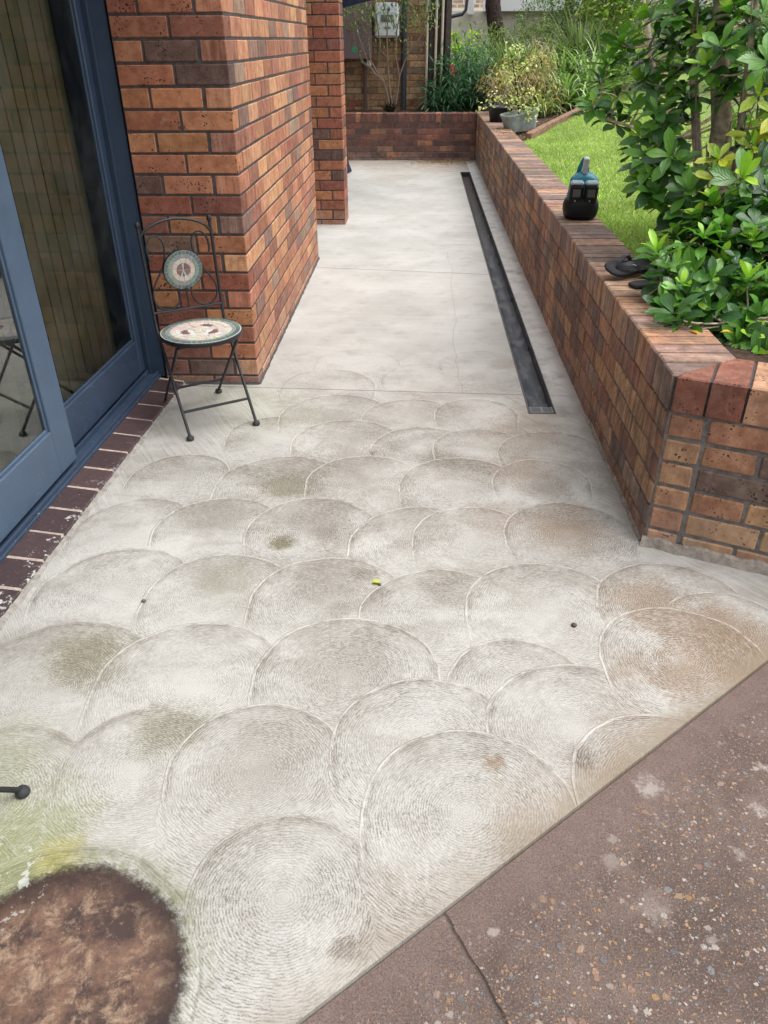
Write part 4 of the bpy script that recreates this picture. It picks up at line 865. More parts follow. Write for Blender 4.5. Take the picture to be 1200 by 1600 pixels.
    mb = MB(); mb.lathe([(0, -0.006), (Rm, -0.006), (Rm+0.002, 0), (Rm, 0.006), (Rm-0.002, 0.0045), (0, 0.0045)], mc, 36, mat=Tm); mb.tube([bk(W/2+.005, .487), bk(W/2+.005, .575)], .004, 6)
    md = part(mb, 'medallion', M_iron)
    mb = MB(); n = 40; mb.v = [tuple(mc+Tm@Vector((math.cos(2*math.pi*i/n)*(Rm-.002), math.sin(2*math.pi*i/n)*(Rm-.002), 0.0062))) for i in range(n)]; mb.face(range(n), (1, 1, 1), 1)
    mosaic(mb, Rm, 'disc', lambda p: mc+Tm@(p+Vector((0, 0, 0.0064)))); part(mb, 'mosaic_face', [M_tile, M_grout], md, False)
    return t
def dup(root, loc, rz):
    r = root.copy(); C.objects.link(r); r.location = loc; r.rotation_euler = (0, 0, rz)
    for ch in list(root.children):
        c = ch.copy(); C.objects.link(c); c.parent = r
        for g in list(ch.children):
            d = g.copy(); C.objects.link(d); d.parent = c
    return r
ch1 = make_chair(); ch1.location = FA; ch1.rotation_euler = (0, 0, math.atan2(CU.y, CU.x))
tag(ch1, 'wrought iron folding chair with green and cream mosaic seat, standing against the brick wall', 'chair', 'mosaic folding chairs on the patio')
wv = Vector((-0.64, -0.77, 0)).normalized(); Vv = -wv; Uv = Vector((Vv.y, -Vv.x, 0))
# second one mostly out of frame: its foot reaches in at the left edge
ch2 = dup(ch1, Vector((-0.903, 1.15, 0))-Vv*0.455-Uv*(0.31-0.02), math.atan2(Uv.y, Uv.x))
ch2['label'] = 'chair at the left edge showing only one black leg and foot above mossy concrete'

# ---------------------------------------------------------------- cordless saw on the wall
M_blackp = simple('black plastic', (0.006, 0.006, 0.007), 0.5, 0.3); M_teal = simple('teal plastic', (0.0, 0.17, 0.24), 0.38, 0.5, nscale=30, namt=0.15)
M_greyp = simple('pale grey plastic', (0.35, 0.41, 0.48), 0.35, 0.5); M_silver = simple('silver bar', (0.50, 0.52, 0.56), 0.4, 0.5, 0.3, nscale=40, namt=0.15)
M_labelg = simple('grey battery print', (0.10, 0.10, 0.10), 0.5, 0.4); M_dot = simple('small screw', (0.5, 0.5, 0.5), 0.35, 0.5, 0.8)
sw = thing('cordless_saw', (0.915, 4.68, ZT), R(-6), 'black and teal cordless power saw with two batteries, standing upright on the wall coping', 'power tool')
def superbody(mb, secs, seg=28, p=3.0, m=0):
    """loft of superellipse sections (z, cx, cy, rx, ry)"""
    base = len(mb.v)
    for z, cx, cy, rx, ry in secs:
        for k in range(seg):
            a = 2*math.pi*k/seg; ca, sa = math.cos(a), math.sin(a)
            mb.v.append((cx+rx*math.copysign(abs(ca)**(2/p), ca), cy+ry*math.copysign(abs(sa)**(2/p), sa), z))
    for i in range(len(secs)-1):
        for k in range(seg): k2 = (k+1) % seg; mb.face((base+i*seg+k, base+i*seg+k2, base+(i+1)*seg+k2, base+(i+1)*seg+k), (1, 1, 1), m)
    mb.face([base+k for k in range(seg)][::-1], (1, 1, 1), m); mb.face([base+(len(secs)-1)*seg+k for k in range(seg)], (1, 1, 1), m)
mb = MB(); superbody(mb, [(0.001, 0, 0, 0.070, 0.060), (0.006, 0, 0, 0.080, 0.068), (0.02, 0, 0, 0.092, 0.074), (0.05, 0, 0, 0.100, 0.078), (0.08, 0, 0, 0.099, 0.078), (0.10, 0, 0.002, 0.092, 0.074), (0.115, 0, 0.006, 0.078, 0.064)]); o = mb.build('rear_guard', M_blackp, sw, True)
mb = MB(); superbody(mb, [(0.10, 0.0, 0.015, 0.088, 0.052), (0.14, 0.004, 0.02, 0.082, 0.050), (0.185, 0.008, 0.03, 0.080, 0.05), (0.205, 0.008, 0.035, 0.078, 0.05), (0.222, 0.008, 0.045, 0.060, 0.045), (0.24, 0.008, 0.06, 0.035, 0.04)], m=0); mb.build('body', M_teal, sw, True)
for s in (-1, 1):
    cx = 0.006+s*0.040
    mb = MB(); mb.obox(Vector((cx-0.002, -0.040, 0.137)), Vector((0.995, 0, -.06)).normalized(), Vector((0, 1, 0)), Vector((0.06, -0.02, 0.995)).normalized(), 0.0365, 0.030, 0.050, 0.010); b_ = mb.build('battery', M_blackp, sw); smooth_angle(b_, 30)
    mb = MB(); mb.box(cx-0.022, cx+0.020, -0.0722, -0.0704, 0.125, 0.165, ch=.0004); mb.build('battery_label', M_labelg, b_)
    mb = MB(); mb.lathe([(0.0, 0.0), (0.0045, 0.0), (0.0035, 0.002), (0, .0026)], (cx-0.006, -0.0704, 0.105), 10, mat=Matrix.Rotation(R(90), 3, 'X')); mb.build('screw', M_dot, b_)
    mb = MB(); mb.obox(Vector((cx, -0.032, 0.193)), Vector((1, 0, 0)), Vector((0, 1, 0)), Vector((0, 0, 1)), 0.036, 0.034, 0.012, 0.009); q_ = mb.build('battery_latch', M_greyp, sw); smooth_angle(q_, 30)
mb = MB(); mb.obox(Vector((0.006, 0.03, 0.262)), Vector((1, 0, 0)), Vector((0, .98, .2)).normalized(), Vector((0, -.2, .98)).normalized(), 0.0155, 0.020, 0.056, 0.005); mb.tube([(0.008, 0.012, 0.303), (0.008, 0.004, 0.301)], 0.0045, 8, m=1); q_ = mb.build('top_handle', [M_silver, M_blackp], sw)
mb = MB(); mb.tube([(-0.03, 0.06, 0.215), (-0.022, 0.065, 0.26), (-0.012, 0.06, 0.295), (-0.006, 0.05, 0.312)], [0.014, 0.013, 0.010, 0.007], 10); mb.build('side_handle', M_teal, sw, True)
mb = MB(); mb.tube([(0.018, 0.045, 0.225), (0.026, 0.05, 0.262)], 0.006, 8); mb.build('lever', M_blackp, sw, True)

# ---------------------------------------------------------------- thongs (sandals)
M_foam = simple('black foam rubber', (0.03, 0.03, 0.033), 0.8, 0.2, nscale=80, namt=0.25, bump=0.001); M_strap = simple('grey black strap', (0.022, 0.022, 0.025), 0.5, 0.4)
def sandal(loc, rz, tilt, label):
    t = thing('sandal', loc, rz, label, 'sandal', 'black rubber sandals on the wall coping'); t.rotation_euler = (tilt[0], tilt[1], rz)
    out = [(0.0, -0.13), (0.028, -0.125), (0.038, -0.10), (0.036, -0.06), (0.034, -0.02), (0.040, 0.03), (0.050, 0.07), (0.050, 0.10), (0.038, 0.128), (0.012, 0.14), (-0.018, 0.134), (-0.040, 0.11), (-0.047, 0.075), (-0.043, 0.03), (-0.034, -0.02), (-0.036, -0.07), (-0.036, -0.105), (-0.026, -0.126)]
    mb = MB(); k = len(out); n = 0
    for s, z in ((0.94, 0.0), (1.0, 0.003), (1.0, 0.013), (0.95, 0.017), (0.86, 0.016)):
        for x, y in out: mb.v.append((x*s, y*s, z+0.01*max(0, abs(y)-.08)*1.2))
    for lv in range(4):
        for i in range(k): j = (i+1) % k; mb.face((lv*k+i, lv*k+j, (lv+1)*k+j, (lv+1)*k+i))
    mb.face(list(range(k))[::-1]); mb.face([4*k+i for i in range(k)]); o = mb.build('sole', M_foam, t); smooth_angle(o, 50)
    mb = MB()
    for s in (-1, 1):
        P = [Vector((0.0+s*0.002, 0.095, 0.018)), Vector((s*0.006, 0.085, 0.038)), Vector((s*0.024, 0.055, 0.052)), Vector((s*0.039, 0.02, 0.045)), Vector((s*0.041, -0.01, 0.024)), Vector((s*0.037, -0.022, 0.010))]; wd = [0.003, 0.006, 0.011, 0.012, 0.010, 0.007]
        b = len(mb.v)
        for i, p in enumerate(P):
            tn = (P[min(i+1, 5)]-P[max(i-1, 0)]).normalized(); side = tn.cross(Vector((s*.6, 0, 1))).normalized(); nn = side.cross(tn)
            for e, f_ in ((-1, 1), (1, 1), (1, -1), (-1, -1)): mb.v.append(tuple(p+side*wd[i]*e+nn*0.0018*f_))
        for i in range(5):
            for q in range(4): q2 = (q+1) % 4; mb.face((b+i*4+q, b+i*4+q2, b+(i+1)*4+q2, b+(i+1)*4+q))
    mb.tube([(0, 0.097, 0.012), (0, 0.095, 0.026)], 0.0035, 8); st = mb.build('strap', M_strap, t); smooth_angle(st, 40)
    mb = MB(); mb.obox(Vector((-0.0335, 0.038, 0.0512)), Vector((0.5, 0.86, 0.03)).normalized(), Vector((-.86, .5, 0)).normalized(), Vector((-0.3, 0, .95)).normalized(), 0.010, 0.0016, 0.0006, 0.0002); mb.build('strap_badge', M_greyp, t)
    return t
sandal((0.915, 3.42, ZT+0.030), R(122), (R(2), R(-26)), 'black rubber flip-flop lying on top of its pair, half clear of the shrub leaves')
sandal((1.00, 3.27, ZT+0.001), R(-72), (0, 0), 'black rubber flip-flop underneath its pair, mostly hidden by the shrub leaves')

# ---------------------------------------------------------------- leaves
def leaf(mb, p, d, nrm, L, W, col, curl=0.25, fold=0.22, seg=6, tipcol=None, wavy=0.0, m=0):
    """folded leaf from point p along d"""
    d = d.normalized(); s = d.cross(nrm)
    if s.length < 1e-4: s = d.orthogonal()
    s.normalize(); n = s.cross(d).normalized(); base = len(mb.v)
    prof = [0.05, 0.30, 0.62, 0.9, 1.0, 0.80, 0.02] if seg == 6 else [0.08, 0.75, 1.0, 0.05] if seg == 3 else [0.1, 1.0, 0.05]
    seg = len(prof)-1
    ph = random.uniform(0, 6)
    for i in range(seg+1):
        t = i/seg; bend = -curl*t*t*L
        c = p+d*(L*t*(1-0.12*abs(curl)))+n*bend; hw = W*prof[i]/2; up = fold*hw
        wv_ = wavy*W*math.sin(ph+t*11)
        mb.v.append(tuple(c-s*hw+n*(up+wv_))); mb.v.append(tuple(c)); mb.v.append(tuple(c+s*hw+n*(up-wv_)))
    for i in range(seg):
        a = base+i*3; t0, t1 = i/seg, (i+1)/seg
        mb.face((a, a+1, a+4, a+3), col, m, [(-1, t0), (0, t0), (0, t1), (-1, t1)]); mb.face((a+1, a+2, a+5, a+4), col, m, [(0, t0), (1, t0), (1, t1), (0, t1)])
DK = [(0.026, 0.088, 0.018), (0.034, 0.112, 0.022), (0.045, 0.14, 0.026), (0.03, 0.10, 0.025)]
MD = [(0.10, 0.27, 0.035), (0.13, 0.33, 0.04), (0.08, 0.22, 0.03), (0.16, 0.37, 0.045)]
YG = [(0.33, 0.60, 0.05), (0.40, 0.66, 0.06), (0.27, 0.53, 0.045), (0.45, 0.68, 0.08)]
YW = [(0.52, 0.58, 0.04), (0.68, 0.55, 0.03), (0.44, 0.58, 0.05), (0.60, 0.62, 0.06)]
def vary(c, a=0.15): j = random.uniform(1-a, 1+a); return tuple(x*j for x in c)
def rosette(mb, p, ax, kind, size=1.0):
    ax = ax.normalized(); u = ax.orthogonal().normalized(); v = ax.cross(u)
    def whorl(n, spread, L, W, pal, off, h, wavy=0.06):
        for i in range(n):
            a = 2*math.pi*i/n+off+random.uniform(-.35, .35); out = u*math.cos(a)+v*math.sin(a); sp = spread*random.uniform(0.8, 1.2)
            d = out*math.sin(sp)+ax*math.cos(sp); l = L*random.uniform(0.75, 1.15)*size
            leaf(mb, p+ax*h, d, ax-out*0.25, l, W*random.uniform(.85, 1.1)*size, vary(random.choice(pal)), random.uniform(0.05, 0.40), random.uniform(0.15, 0.4), wavy=wavy)
    if kind == 'y':
        whorl(random.randint(4, 5), 1.25, 0.095, 0.040, DK+MD, 0, -0.03); whorl(4, 1.0, 0.090, 0.038, MD, .6, -0.01); whorl(random.randint(4, 5), 0.5, 0.075, 0.027, YG, 1.0, 0.0); whorl(2, 0.2, 0.045, 0.014, YG, 1.4, 0.005)
    elif kind == 'w':
        whorl(random.randint(3, 5), 1.05, 0.085, 0.034, YW, 0, 0); whorl(2, .4, .06, .02, YG, .5, .005)
    elif kind == 'm':
        whorl(random.randint(4, 6), 1.3, 0.10, 0.042, DK+MD, 0, -0.03); whorl(random.randint(3, 5), 0.9, 0.092, 0.037, MD+DK[2:3], .7, -0.005); whorl(2, 0.45, 0.06, 0.02, MD+YG[:1], 1.2, 0.003)
    else:
        whorl(random.randint(5, 6), 1.35, 0.105, 0.044, DK, 0, -0.03); whorl(random.randint(4, 5), 1.0, 0.095, 0.038, DK+DK+MD[:1], .7, -0.0)
def bez(a, b, c, n=6): return [a*(1-t)**2+b*2*t*(1-t)+c*t*t for t in [i/n for i in range(n+1)]]
TALL=[(0.94,4.34,1.49,"m"),(0.95,3.88,1.58,"y"),(1.01,3.77,1.60,"m"),(1.10,3.76,1.56,"m"),(1.16,3.72,1.49,"y"),(1.16,3.54,1.47,"m"),(1.13,3.58,1.40,"y"),(1.11,3.84,1.43,"m"),(0.95,3.82,1.44,"d"),(0.96,4.34,1.45,"m"),(0.94,4.52,1.41,"y"),(0.96,3.89,1.35,"y"),(1.04,3.93,1.30,"m"),(0.83,4.43,1.20,"m"),(0.85,4.32,1.22,"m"),(0.94,4.43,1.18,"y"),(1.02,4.49,1.14,"d"),(1.11,3.85,1.25,"y"),(1.13,3.80,1.29,"m"),(1.01,3.74,1.23,"m"),(1.14,3.84,1.20,"m"),(1.01,3.91,1.11,"y"),(1.08,4.35,1.02,"y"),(1.03,3.74,1.09,"d"),(1.04,3.55,1.08,"m"),(1.09,3.58,1.04,"y"),(1.00,3.71,1.05,"m"),(1.02,3.66,0.97,"m"),(1.00,3.74,0.97,"y"),(1.01,3.58,0.93,"m"),(1.07,3.65,0.87,"m"),(1.22,3.63,1.32,"m"),(1.30,3.67,1.49,"y"),(1.34,3.61,1.47,"m"),(1.30,3.42,1.42,"m"),(1.31,3.46,1.30,"w"),(1.39,3.65,1.20,"w"),(1.35,3.54,1.15,"w"),(1.40,3.54,1.17,"w"),(1.35,3.50,1.11,"w"),(1.19,3.40,1.08,"w"),(1.19,3.39,1.01,"w"),(1.11,3.47,0.96,"m"),(1.32,3.29,1.07,"d"),(1.20,3.64,1.58,"y"),(1.26,3.68,1.60,"m"),(1.30,3.56,1.58,"m"),(1.02,3.94,1.50,"d"),(1.07,3.88,1.50,"m"),(1.13,3.84,1.62,"y"),(0.93,3.92,1.68,"m"),(1.00,3.70,1.69,"m"),(1.16,3.75,1.68,"m"),(1.26,3.67,1.68,"y"),(1.04,4.50,1.37,"d"),(1.05,3.83,1.38,"m"),(1.08,4.45,1.21,"m"),(1.38,3.58,1.34,"m"),(1.36,3.27,0.98,"d"),(1.25,3.28,1.03,"y"),(1.36,3.38,1.24,"w"),(1.28,3.69,1.36,"d"),(0.91,4.52,1.33,"m"),(1.04,3.73,1.18,"m"),(1.08,3.62,0.99,"m"),(1.13,3.48,0.87,"d")]
LOW=[(1.15,3.25,0.95,"y"),(1.23,3.27,0.94,"y"),(1.12,3.28,0.88,"y"),(1.22,3.25,0.85,"d"),(1.08,3.08,0.85,"m"),(1.34,3.26,0.89,"m"),(1.26,3.07,0.84,"y"),(1.23,3.14,0.79,"d"),(0.91,3.06,0.80,"y"),(1.04,3.16,0.77,"y"),(0.97,3.02,0.75,"m"),(0.94,3.07,0.71,"d"),(0.92,2.87,0.65,"y"),(0.91,2.74,0.66,"d"),(0.94,2.73,0.63,"m"),(1.02,2.89,0.69,"m"),(1.15,3.05,0.76,"y"),(1.08,2.91,0.74,"m"),(1.18,2.96,0.78,"d"),(1.19,2.95,0.66,"y"),(1.06,2.79,0.65,"m"),(1.15,2.83,0.58,"m"),(1.25,2.94,0.65,"y"),(1.17,2.75,0.62,"m"),(1.18,2.71,0.59,"y"),(1.14,2.70,0.57,"m"),(1.23,2.75,0.58,"m"),(1.02,2.78,0.60,"d"),(1.23,2.67,0.55,"m"),(1.19,2.64,0.53,"y"),(1.36,3.14,0.77,"d"),(1.30,2.96,0.72,"m"),(1.03,2.98,0.74,"m"),(1.12,2.94,0.67,"d"),(1.23,2.78,0.65,"m"),(0.97,2.90,0.71,"y"),(1.25,3.04,0.70,"m"),(1.05,2.88,0.67,"d"),(1.27,2.75,0.59,"m"),(1.37,3.19,0.93,"m"),(0.98,2.84,0.66,"d"),(1.19,3.27,0.90,"y")]

def gardenia(name, base, pts, trunks, label, fill, szr):
    t = thing(name, tuple(base), 0, label, 'shrub')
    lf = MB(); st = MB()
    for P in trunks: st.tube(P[0], P[1], 9)
    nodes = []
    for P in trunks:
        q = [Vector(a) for a in P[0]]
        for i in range(len(q)-1):
            for k in range(4): nodes.append(q[i].lerp(q[i+1], k/4))
        nodes.append(q[-1])
    for x, y, z, kd in pts+fill:
        p = Vector((x, y, z)); cand = [n for n in nodes if n.z < p.z+0.02] or nodes; nb = min(cand, key=lambda n: (n-p).length+0.35*max(0, n.z-p.z+0.25)); ax = (p-nb).normalized()*0.8+Vector((0, 0, 0.75))+Vector((random.uniform(-.3, .3), random.uniform(-.45, .1), random.uniform(-.1, .3)))
        rosette(lf, p, ax, kd, random.uniform(*szr)); midp = nb.lerp(p, 0.55)+Vector((random.uniform(-.02, .02), random.uniform(-.02, .02), -0.04))
        st.tube(bez(nb, midp, p-ax.normalized()*.02), [0.0055, 0.005, 0.0045, 0.004, 0.0035, 0.003, 0.0028], 5)
        # a few leaves down the twig
        B = bez(nb, midp, p)
        for k in (3, 4, 5):
            if random.random() < 0.65:
                o = Vector((random.uniform(-1, 1), random.uniform(-1, 1), random.uniform(-.3, .6))); leaf(lf, B[k], o, Vector((0, 0, 1)), random.uniform(.07, .10), .038, vary(random.choice(DK+MD[:2])), .25, .25, wavy=.05)
    loc_build(st, 'trunk', [M_bark], t).data.polygons.foreach_set('use_smooth', [True]*len(st.f))
    loc_build(lf, 'foliage', [M_gard], t).data.polygons.foreach_set('use_smooth', [True]*len(lf.f))
    return t
V3 = Vector
fillT = []
for _ in range(85):
    x = random.uniform(1.05, 2.3); y = random.uniform(3.75, 4.7); z = random.uniform(0.9, 2.15)
    if (x-1.05)+(z-0.9)*0.15 < 0.1+abs(y-4.1)*0.25: continue
    if z < 1.3 and x < 1.45: continue
    if y < 4.0 and 1.12 < x < 1.46 and z < 1.7: continue
    fillT.append((x, y, z, random.choice('ddmmmyd')))
for _ in range(18): fillT.append((random.uniform(1.5, 2.2), random.uniform(3.0, 3.8), random.uniform(1.0, 2.1), random.choice('dmmyd')))
for _ in range(14): fillT.append((random.uniform(0.9, 1.7), random.uniform(3.6, 4.8), random.uniform(1.75, 2.25), random.choice('dmmyd')))
b0 = V3((1.38, 3.80, 0.55))
tr = [([b0, V3((1.36, 3.77, 0.9)), V3((1.29, 3.76, 1.21)), V3((1.215, 3.76, 1.50)), V3((1.19, 3.78, 1.8)), V3((1.12, 3.85, 2.1))], [0.058, 0.045, 0.042, 0.037, 0.03, 0.018]),
      ([b0+V3((0.03, -.02, 0.25)), V3((1.36, 3.68, 1.05)), V3((1.32, 3.64, 1.3)), V3((1.29, 3.62, 1.62)), V3((1.33, 3.6, 2.0))], [0.016, 0.014, 0.012, 0.011, 0.008]),
      ([b0+V3((-.02, .03, 0)), V3((1.31, 3.83, 0.8)), V3((1.22, 3.82, 1.12)), V3((1.15, 3.82, 1.40)), V3((1.10, 3.84, 1.75))], [0.026, 0.022, 0.02, 0.018, 0.012]),
      ([b0+V3((.05, .03, 0)), V3((1.48, 3.72, 0.95)), V3((1.47, 3.62, 1.25)), V3((1.42, 3.6, 1.6)), V3((1.5, 3.6, 2.1))], [0.04, 0.036, 0.034, 0.03, 0.02]),
      ([b0+V3((-.05, .1, 0)), V3((1.27, 3.95, 0.8)), V3((1.12, 4.05, 1.15)), V3((1.06, 4.15, 1.40)), V3((0.98, 4.2, 1.70))], [0.022, 0.019, 0.016, 0.014, 0.009]),
      ([b0+V3((.0, .12, 0.3)), V3((1.2, 4.2, 1.05)), V3((1.05, 4.36, 1.12)), V3((0.93, 4.42, 1.15)), V3((0.86, 4.42, 1.17))], [0.012, 0.009, 0.007, 0.005, 0.004])]
gardenia('gardenia_shrub', b0, TALL, tr, 'tall glossy-leaved gardenia shrub with a thick grey trunk rising behind the flip-flops', fillT, (1.0, 1.35))
# bare dead twigs in the shrub
fillL = []
for _ in range(95):
    x = random.uniform(1.0, 2.1); y = random.uniform(2.75, 3.6); z = random.uniform(0.58, 0.95)
    if x-1.0 < (3.3-y)*0.30: continue
    if y < 2.95 and z > 0.75: continue
    fillL.append((x, y, z, random.choice('dddmmy')))
for _ in range(22): fillL.append((random.uniform(1.35, 2.2), random.uniform(2.45, 2.9), random.uniform(0.6, 0.85), random.choice('dmmy')))
b1 = V3((1.30, 3.02, 0.55))
trl = [([b1, b1+V3((-.08, -.03, .12)), b1+V3((-.2, -.02, .2))], [.014, .011, .007]), ([b1, b1+V3((0, .05, .15)), b1+V3((-.02, .15, .3))], [.014, .011, .007]), ([b1, b1+V3((-.05, -.15, .06)), b1+V3((-.12, -.25, .08))], [.012, .009, .006]),
       ([b1, b1+V3((.12, -.02, .12)), b1+V3((.3, -.05, .22))], [.013, .01, .007]), ([b1+V3((-.02, .05, 0)), b1+V3((-.2, .08, .08)), b1+V3((-.34, .03, .1))], [.01, .008, .005]), ([b1+V3((.2, .1, 0)), b1+V3((.4, .1, .1)), b1+V3((.7, .1, .2))], [.01, .008, .005])]
gardenia('gardenia_shrub', b1, LOW, trl, 'low dense gardenia shrub with lime-green tips spilling over the wall coping near its corner', fillL, (0.95, 1.25))
tw = thing('dead_branches', (1.40, 3.72, 0.56), 0, 'bare grey-brown dead twigs leaning beside the gardenia trunk', 'branches')
mb = MB()
for a, b, r in (((1.37, 3.66, .58), (1.25, 3.56, 1.62), .006), ((1.36, 3.66, .8), (1.50, 3.50, 1.42), .006), ((1.35, 3.7, .6), (1.20, 3.62, 1.12), .005), ((1.36, 3.6, .58), (1.24, 3.55, 1.05), .006), ((1.42, 3.6, .58), (1.55, 3.45, 1.1), .006), ((1.30, 3.7, .6), (1.10, 3.72, 1.58), .0055), ((1.38, 3.62, .6), (1.44, 3.52, 1.15), .005), ((1.33, 3.72, .58), (1.30, 3.66, 1.2), .005), ((1.31, 3.75, .58), (1.15, 3.68, .95), .005), ((1.4, 3.64, .6), (1.32, 3.5, 1.25), .004), ((1.28, 3.8, .58), (1.24, 3.72, 1.3), .009), ((1.45, 3.7, .58), (1.36, 3.6, 1.35), .007)):
    a, b = V3(a), V3(b); m_ = a.lerp(b, .5)+V3((random.uniform(-.03, .03), random.uniform(-.03, .03), 0)); mb.tube(bez(a, m_, b, 8), [r*(1-.06*i) for i in range(9)], 6)
loc_build(mb, 'twigs', [M_twig], tw)

# ---------------------------------------------------------------- bed plants at the back
def strap_clump(name, x, y, n, L, W, pal, label, cat='plant', group=None, lean=1.0, h0=0.0, seg=6, lg=None):
    t = thing(name, (x, y, hz(x, y)), 0, label, cat, group); mb = MB()
    for i in range(n):
        a = random.uniform(0, 2*math.pi); el = random.uniform(0.15, 1.1)*lean; l = L*random.uniform(0.55, 1.1); out = V3((math.cos(a), math.sin(a), 0))
        p = V3((x, y, hz(x, y)+h0*random.random()))+out*random.uniform(0, .06); d = (out*math.sin(el)*.8+V3((0, 0, math.cos(el)))).normalized(); side = d.cross(V3((0, 0, 1)));
        side = side.normalized() if side.length > 1e-3 else V3((1, 0, 0)); col = vary(random.choice(pal), .25); droop = random.uniform(.4, 1.3)*lean; base = len(mb.v)
        for k in range(seg+1):
            s = k/seg; c = p+d*(l*s)+V3((0, 0, -droop*l*s*s*s*.55))+out*(l*.25*s*s*lean); w_ = W*(1-s**2.2)*.5+.0006
            mb.v.append(tuple(c-side*w_+V3((0, 0, w_*.5)))); mb.v.append(tuple(c)); mb.v.append(tuple(c+side*w_+V3((0, 0, w_*.5))))
        for k in range(seg):
            q = base+k*3; mb.face((q, q+1, q+4, q+3), col); mb.face((q+1, q+2, q+5, q+4), col)
    o = loc_build(mb, 'leaves', [M_leaf], t); o.data.polygons.foreach_set('use_smooth', [True]*len(mb.f)); return t
def bush(name, x, y, ells, n, L, W, pal, label, cat='shrub', group=None, stems=8, up=0.3, m_st=None, seg=3, zb=None, droop=0.2):
    z0 = hz(x, y) if zb is None else zb; t = thing(name, (x, y, z0), 0, label, cat, group); lf = MB(); st = MB()
    tot = sum(e[3]*e[4]*e[5] for e in ells)
    for cx, cy, cz, rx, ry, rz in ells:
        k = max(1, int(n*rx*ry*rz/tot))
        for s in range(max(2, int(stems*rx*ry*rz/tot))):
            e = V3((cx+random.uniform(-.6, .6)*rx, cy+random.uniform(-.6, .6)*ry, cz+random.uniform(-.3, .7)*rz)); b = V3((x+random.uniform(-.05, .05), y+random.uniform(-.05, .05), z0-.02)); st.tube(bez(b, b.lerp(e, .5)+V3((random.uniform(-.1, .1)*rx, 0, .1*rz)), e), [.012, .011, .009, .008, .006, .005, .003], 5)
        cl = []
        for _ in range(max(3, k//14)):
            while True:
                q = V3((random.uniform(-1, 1), random.uniform(-1, 1), random.uniform(-1, 1)))
                if 0.2 < q.length < 1.0: break
            q = q.normalized()*q.length**0.45*random.uniform(.8, 1.08); cl.append((q, random.uniform(.65, 1.3)))
        for _ in range(k):
            q, br = random.choice(cl); o = V3((random.gauss(0, 1), random.gauss(0, 1), random.gauss(0, 1)))
            p = V3((cx+q.x*rx, cy+q.y*ry, cz+q.z*rz))+o*(0.10*min(rx, ry, rz)+L*.5); d = V3((q.x, q.y, q.z*.4+up))+V3((random.gauss(0, .55), random.gauss(0, .55), random.gauss(0, .45)))
            if p.z < z0+.01: p.z = z0+random.uniform(.01, .08)
            c = random.choice(pal); leaf(lf, p, d, V3((random.gauss(0, .4), random.gauss(0, .4), 1)), L*random.uniform(.6, 1.15), W*random.uniform(.8, 1.1), tuple(v*br*random.uniform(.8, 1.2) for v in c), droop, .2, seg)
    loc_build(st, 'trunk' if cat == 'tree' else 'stems', [m_st or M_bark], t); loc_build(lf, 'crown' if cat == 'tree' else 'foliage', [M_leaf], t); return t
DG = [(0.04, 0.13, 0.06), (0.055, 0.17, 0.075), (0.03, 0.09, 0.045), (0.08, 0.21, 0.09)]; OL = [(0.20, 0.27, 0.07), (0.26, 0.33, 0.10), (0.15, 0.22, 0.055), (0.32, 0.38, 0.13)]
SG = [(0.24, 0.36, 0.12), (0.17, 0.27, 0.10), (0.34, 0.46, 0.17), (0.45, 0.55, 0.26), (0.12, 0.19, 0.08)]; TN = [(0.52, 0.38, 0.18), (0.42, 0.31, 0.14), (0.34, 0.31, 0.11), (0.62, 0.48, 0.27), (0.25, 0.24, 0.08)]
BY = [(0.45, 0.60, 0.08), (0.36, 0.54, 0.07), (0.52, 0.62, 0.12), (0.28, 0.46, 0.07)]
# dark narrow-leaved shrub by the house corner
bush('oleander_shrub', 0.62, 13.1, [(0.50, 13.0, 0.85, .38, .35, .42), (0.75, 13.2, 1.15, .33, .3, .33), (0.30, 12.9, 0.66, .22, .25, .2)], 3000, .14, .017, DG, 'dark green narrow-leaved shrub beside the house corner at the end of the low wall', group=None, up=.1, droop=.5)
bush('lime_shrub', 0.60, 14.0, [(0.62, 13.95, 1.42, .22, .2, .17), (0.7, 14.0, 1.1, .3, .2, .3)], 700, .09, .05, BY, 'small bright lime-green shrub just above the dark narrow-leaved shrub', stems=6)
# red flowers
fl = MB()
for x, y, z in ((0.42, 12.7, 1.16), (0.47, 12.72, 1.12), (0.44, 12.68, 1.08)):
    for _ in range(14): leaf(fl, V3((x, y, z)), V3((random.gauss(0, 1), random.gauss(0, 1), random.gauss(0, 1)+.3)), V3((0, 0, 1)), .04, .025, vary((0.6, 0.09, 0.09)), .2, .2, 3)
    fl.tube([(x, y, z), (0.5, 12.9, .9)], .003, 5, (.1, .2, .05))
tag(fl.build('red_flowers', M_leaf), 'small coral-red flower cluster against the pale wall by the dark shrub', 'flowers')
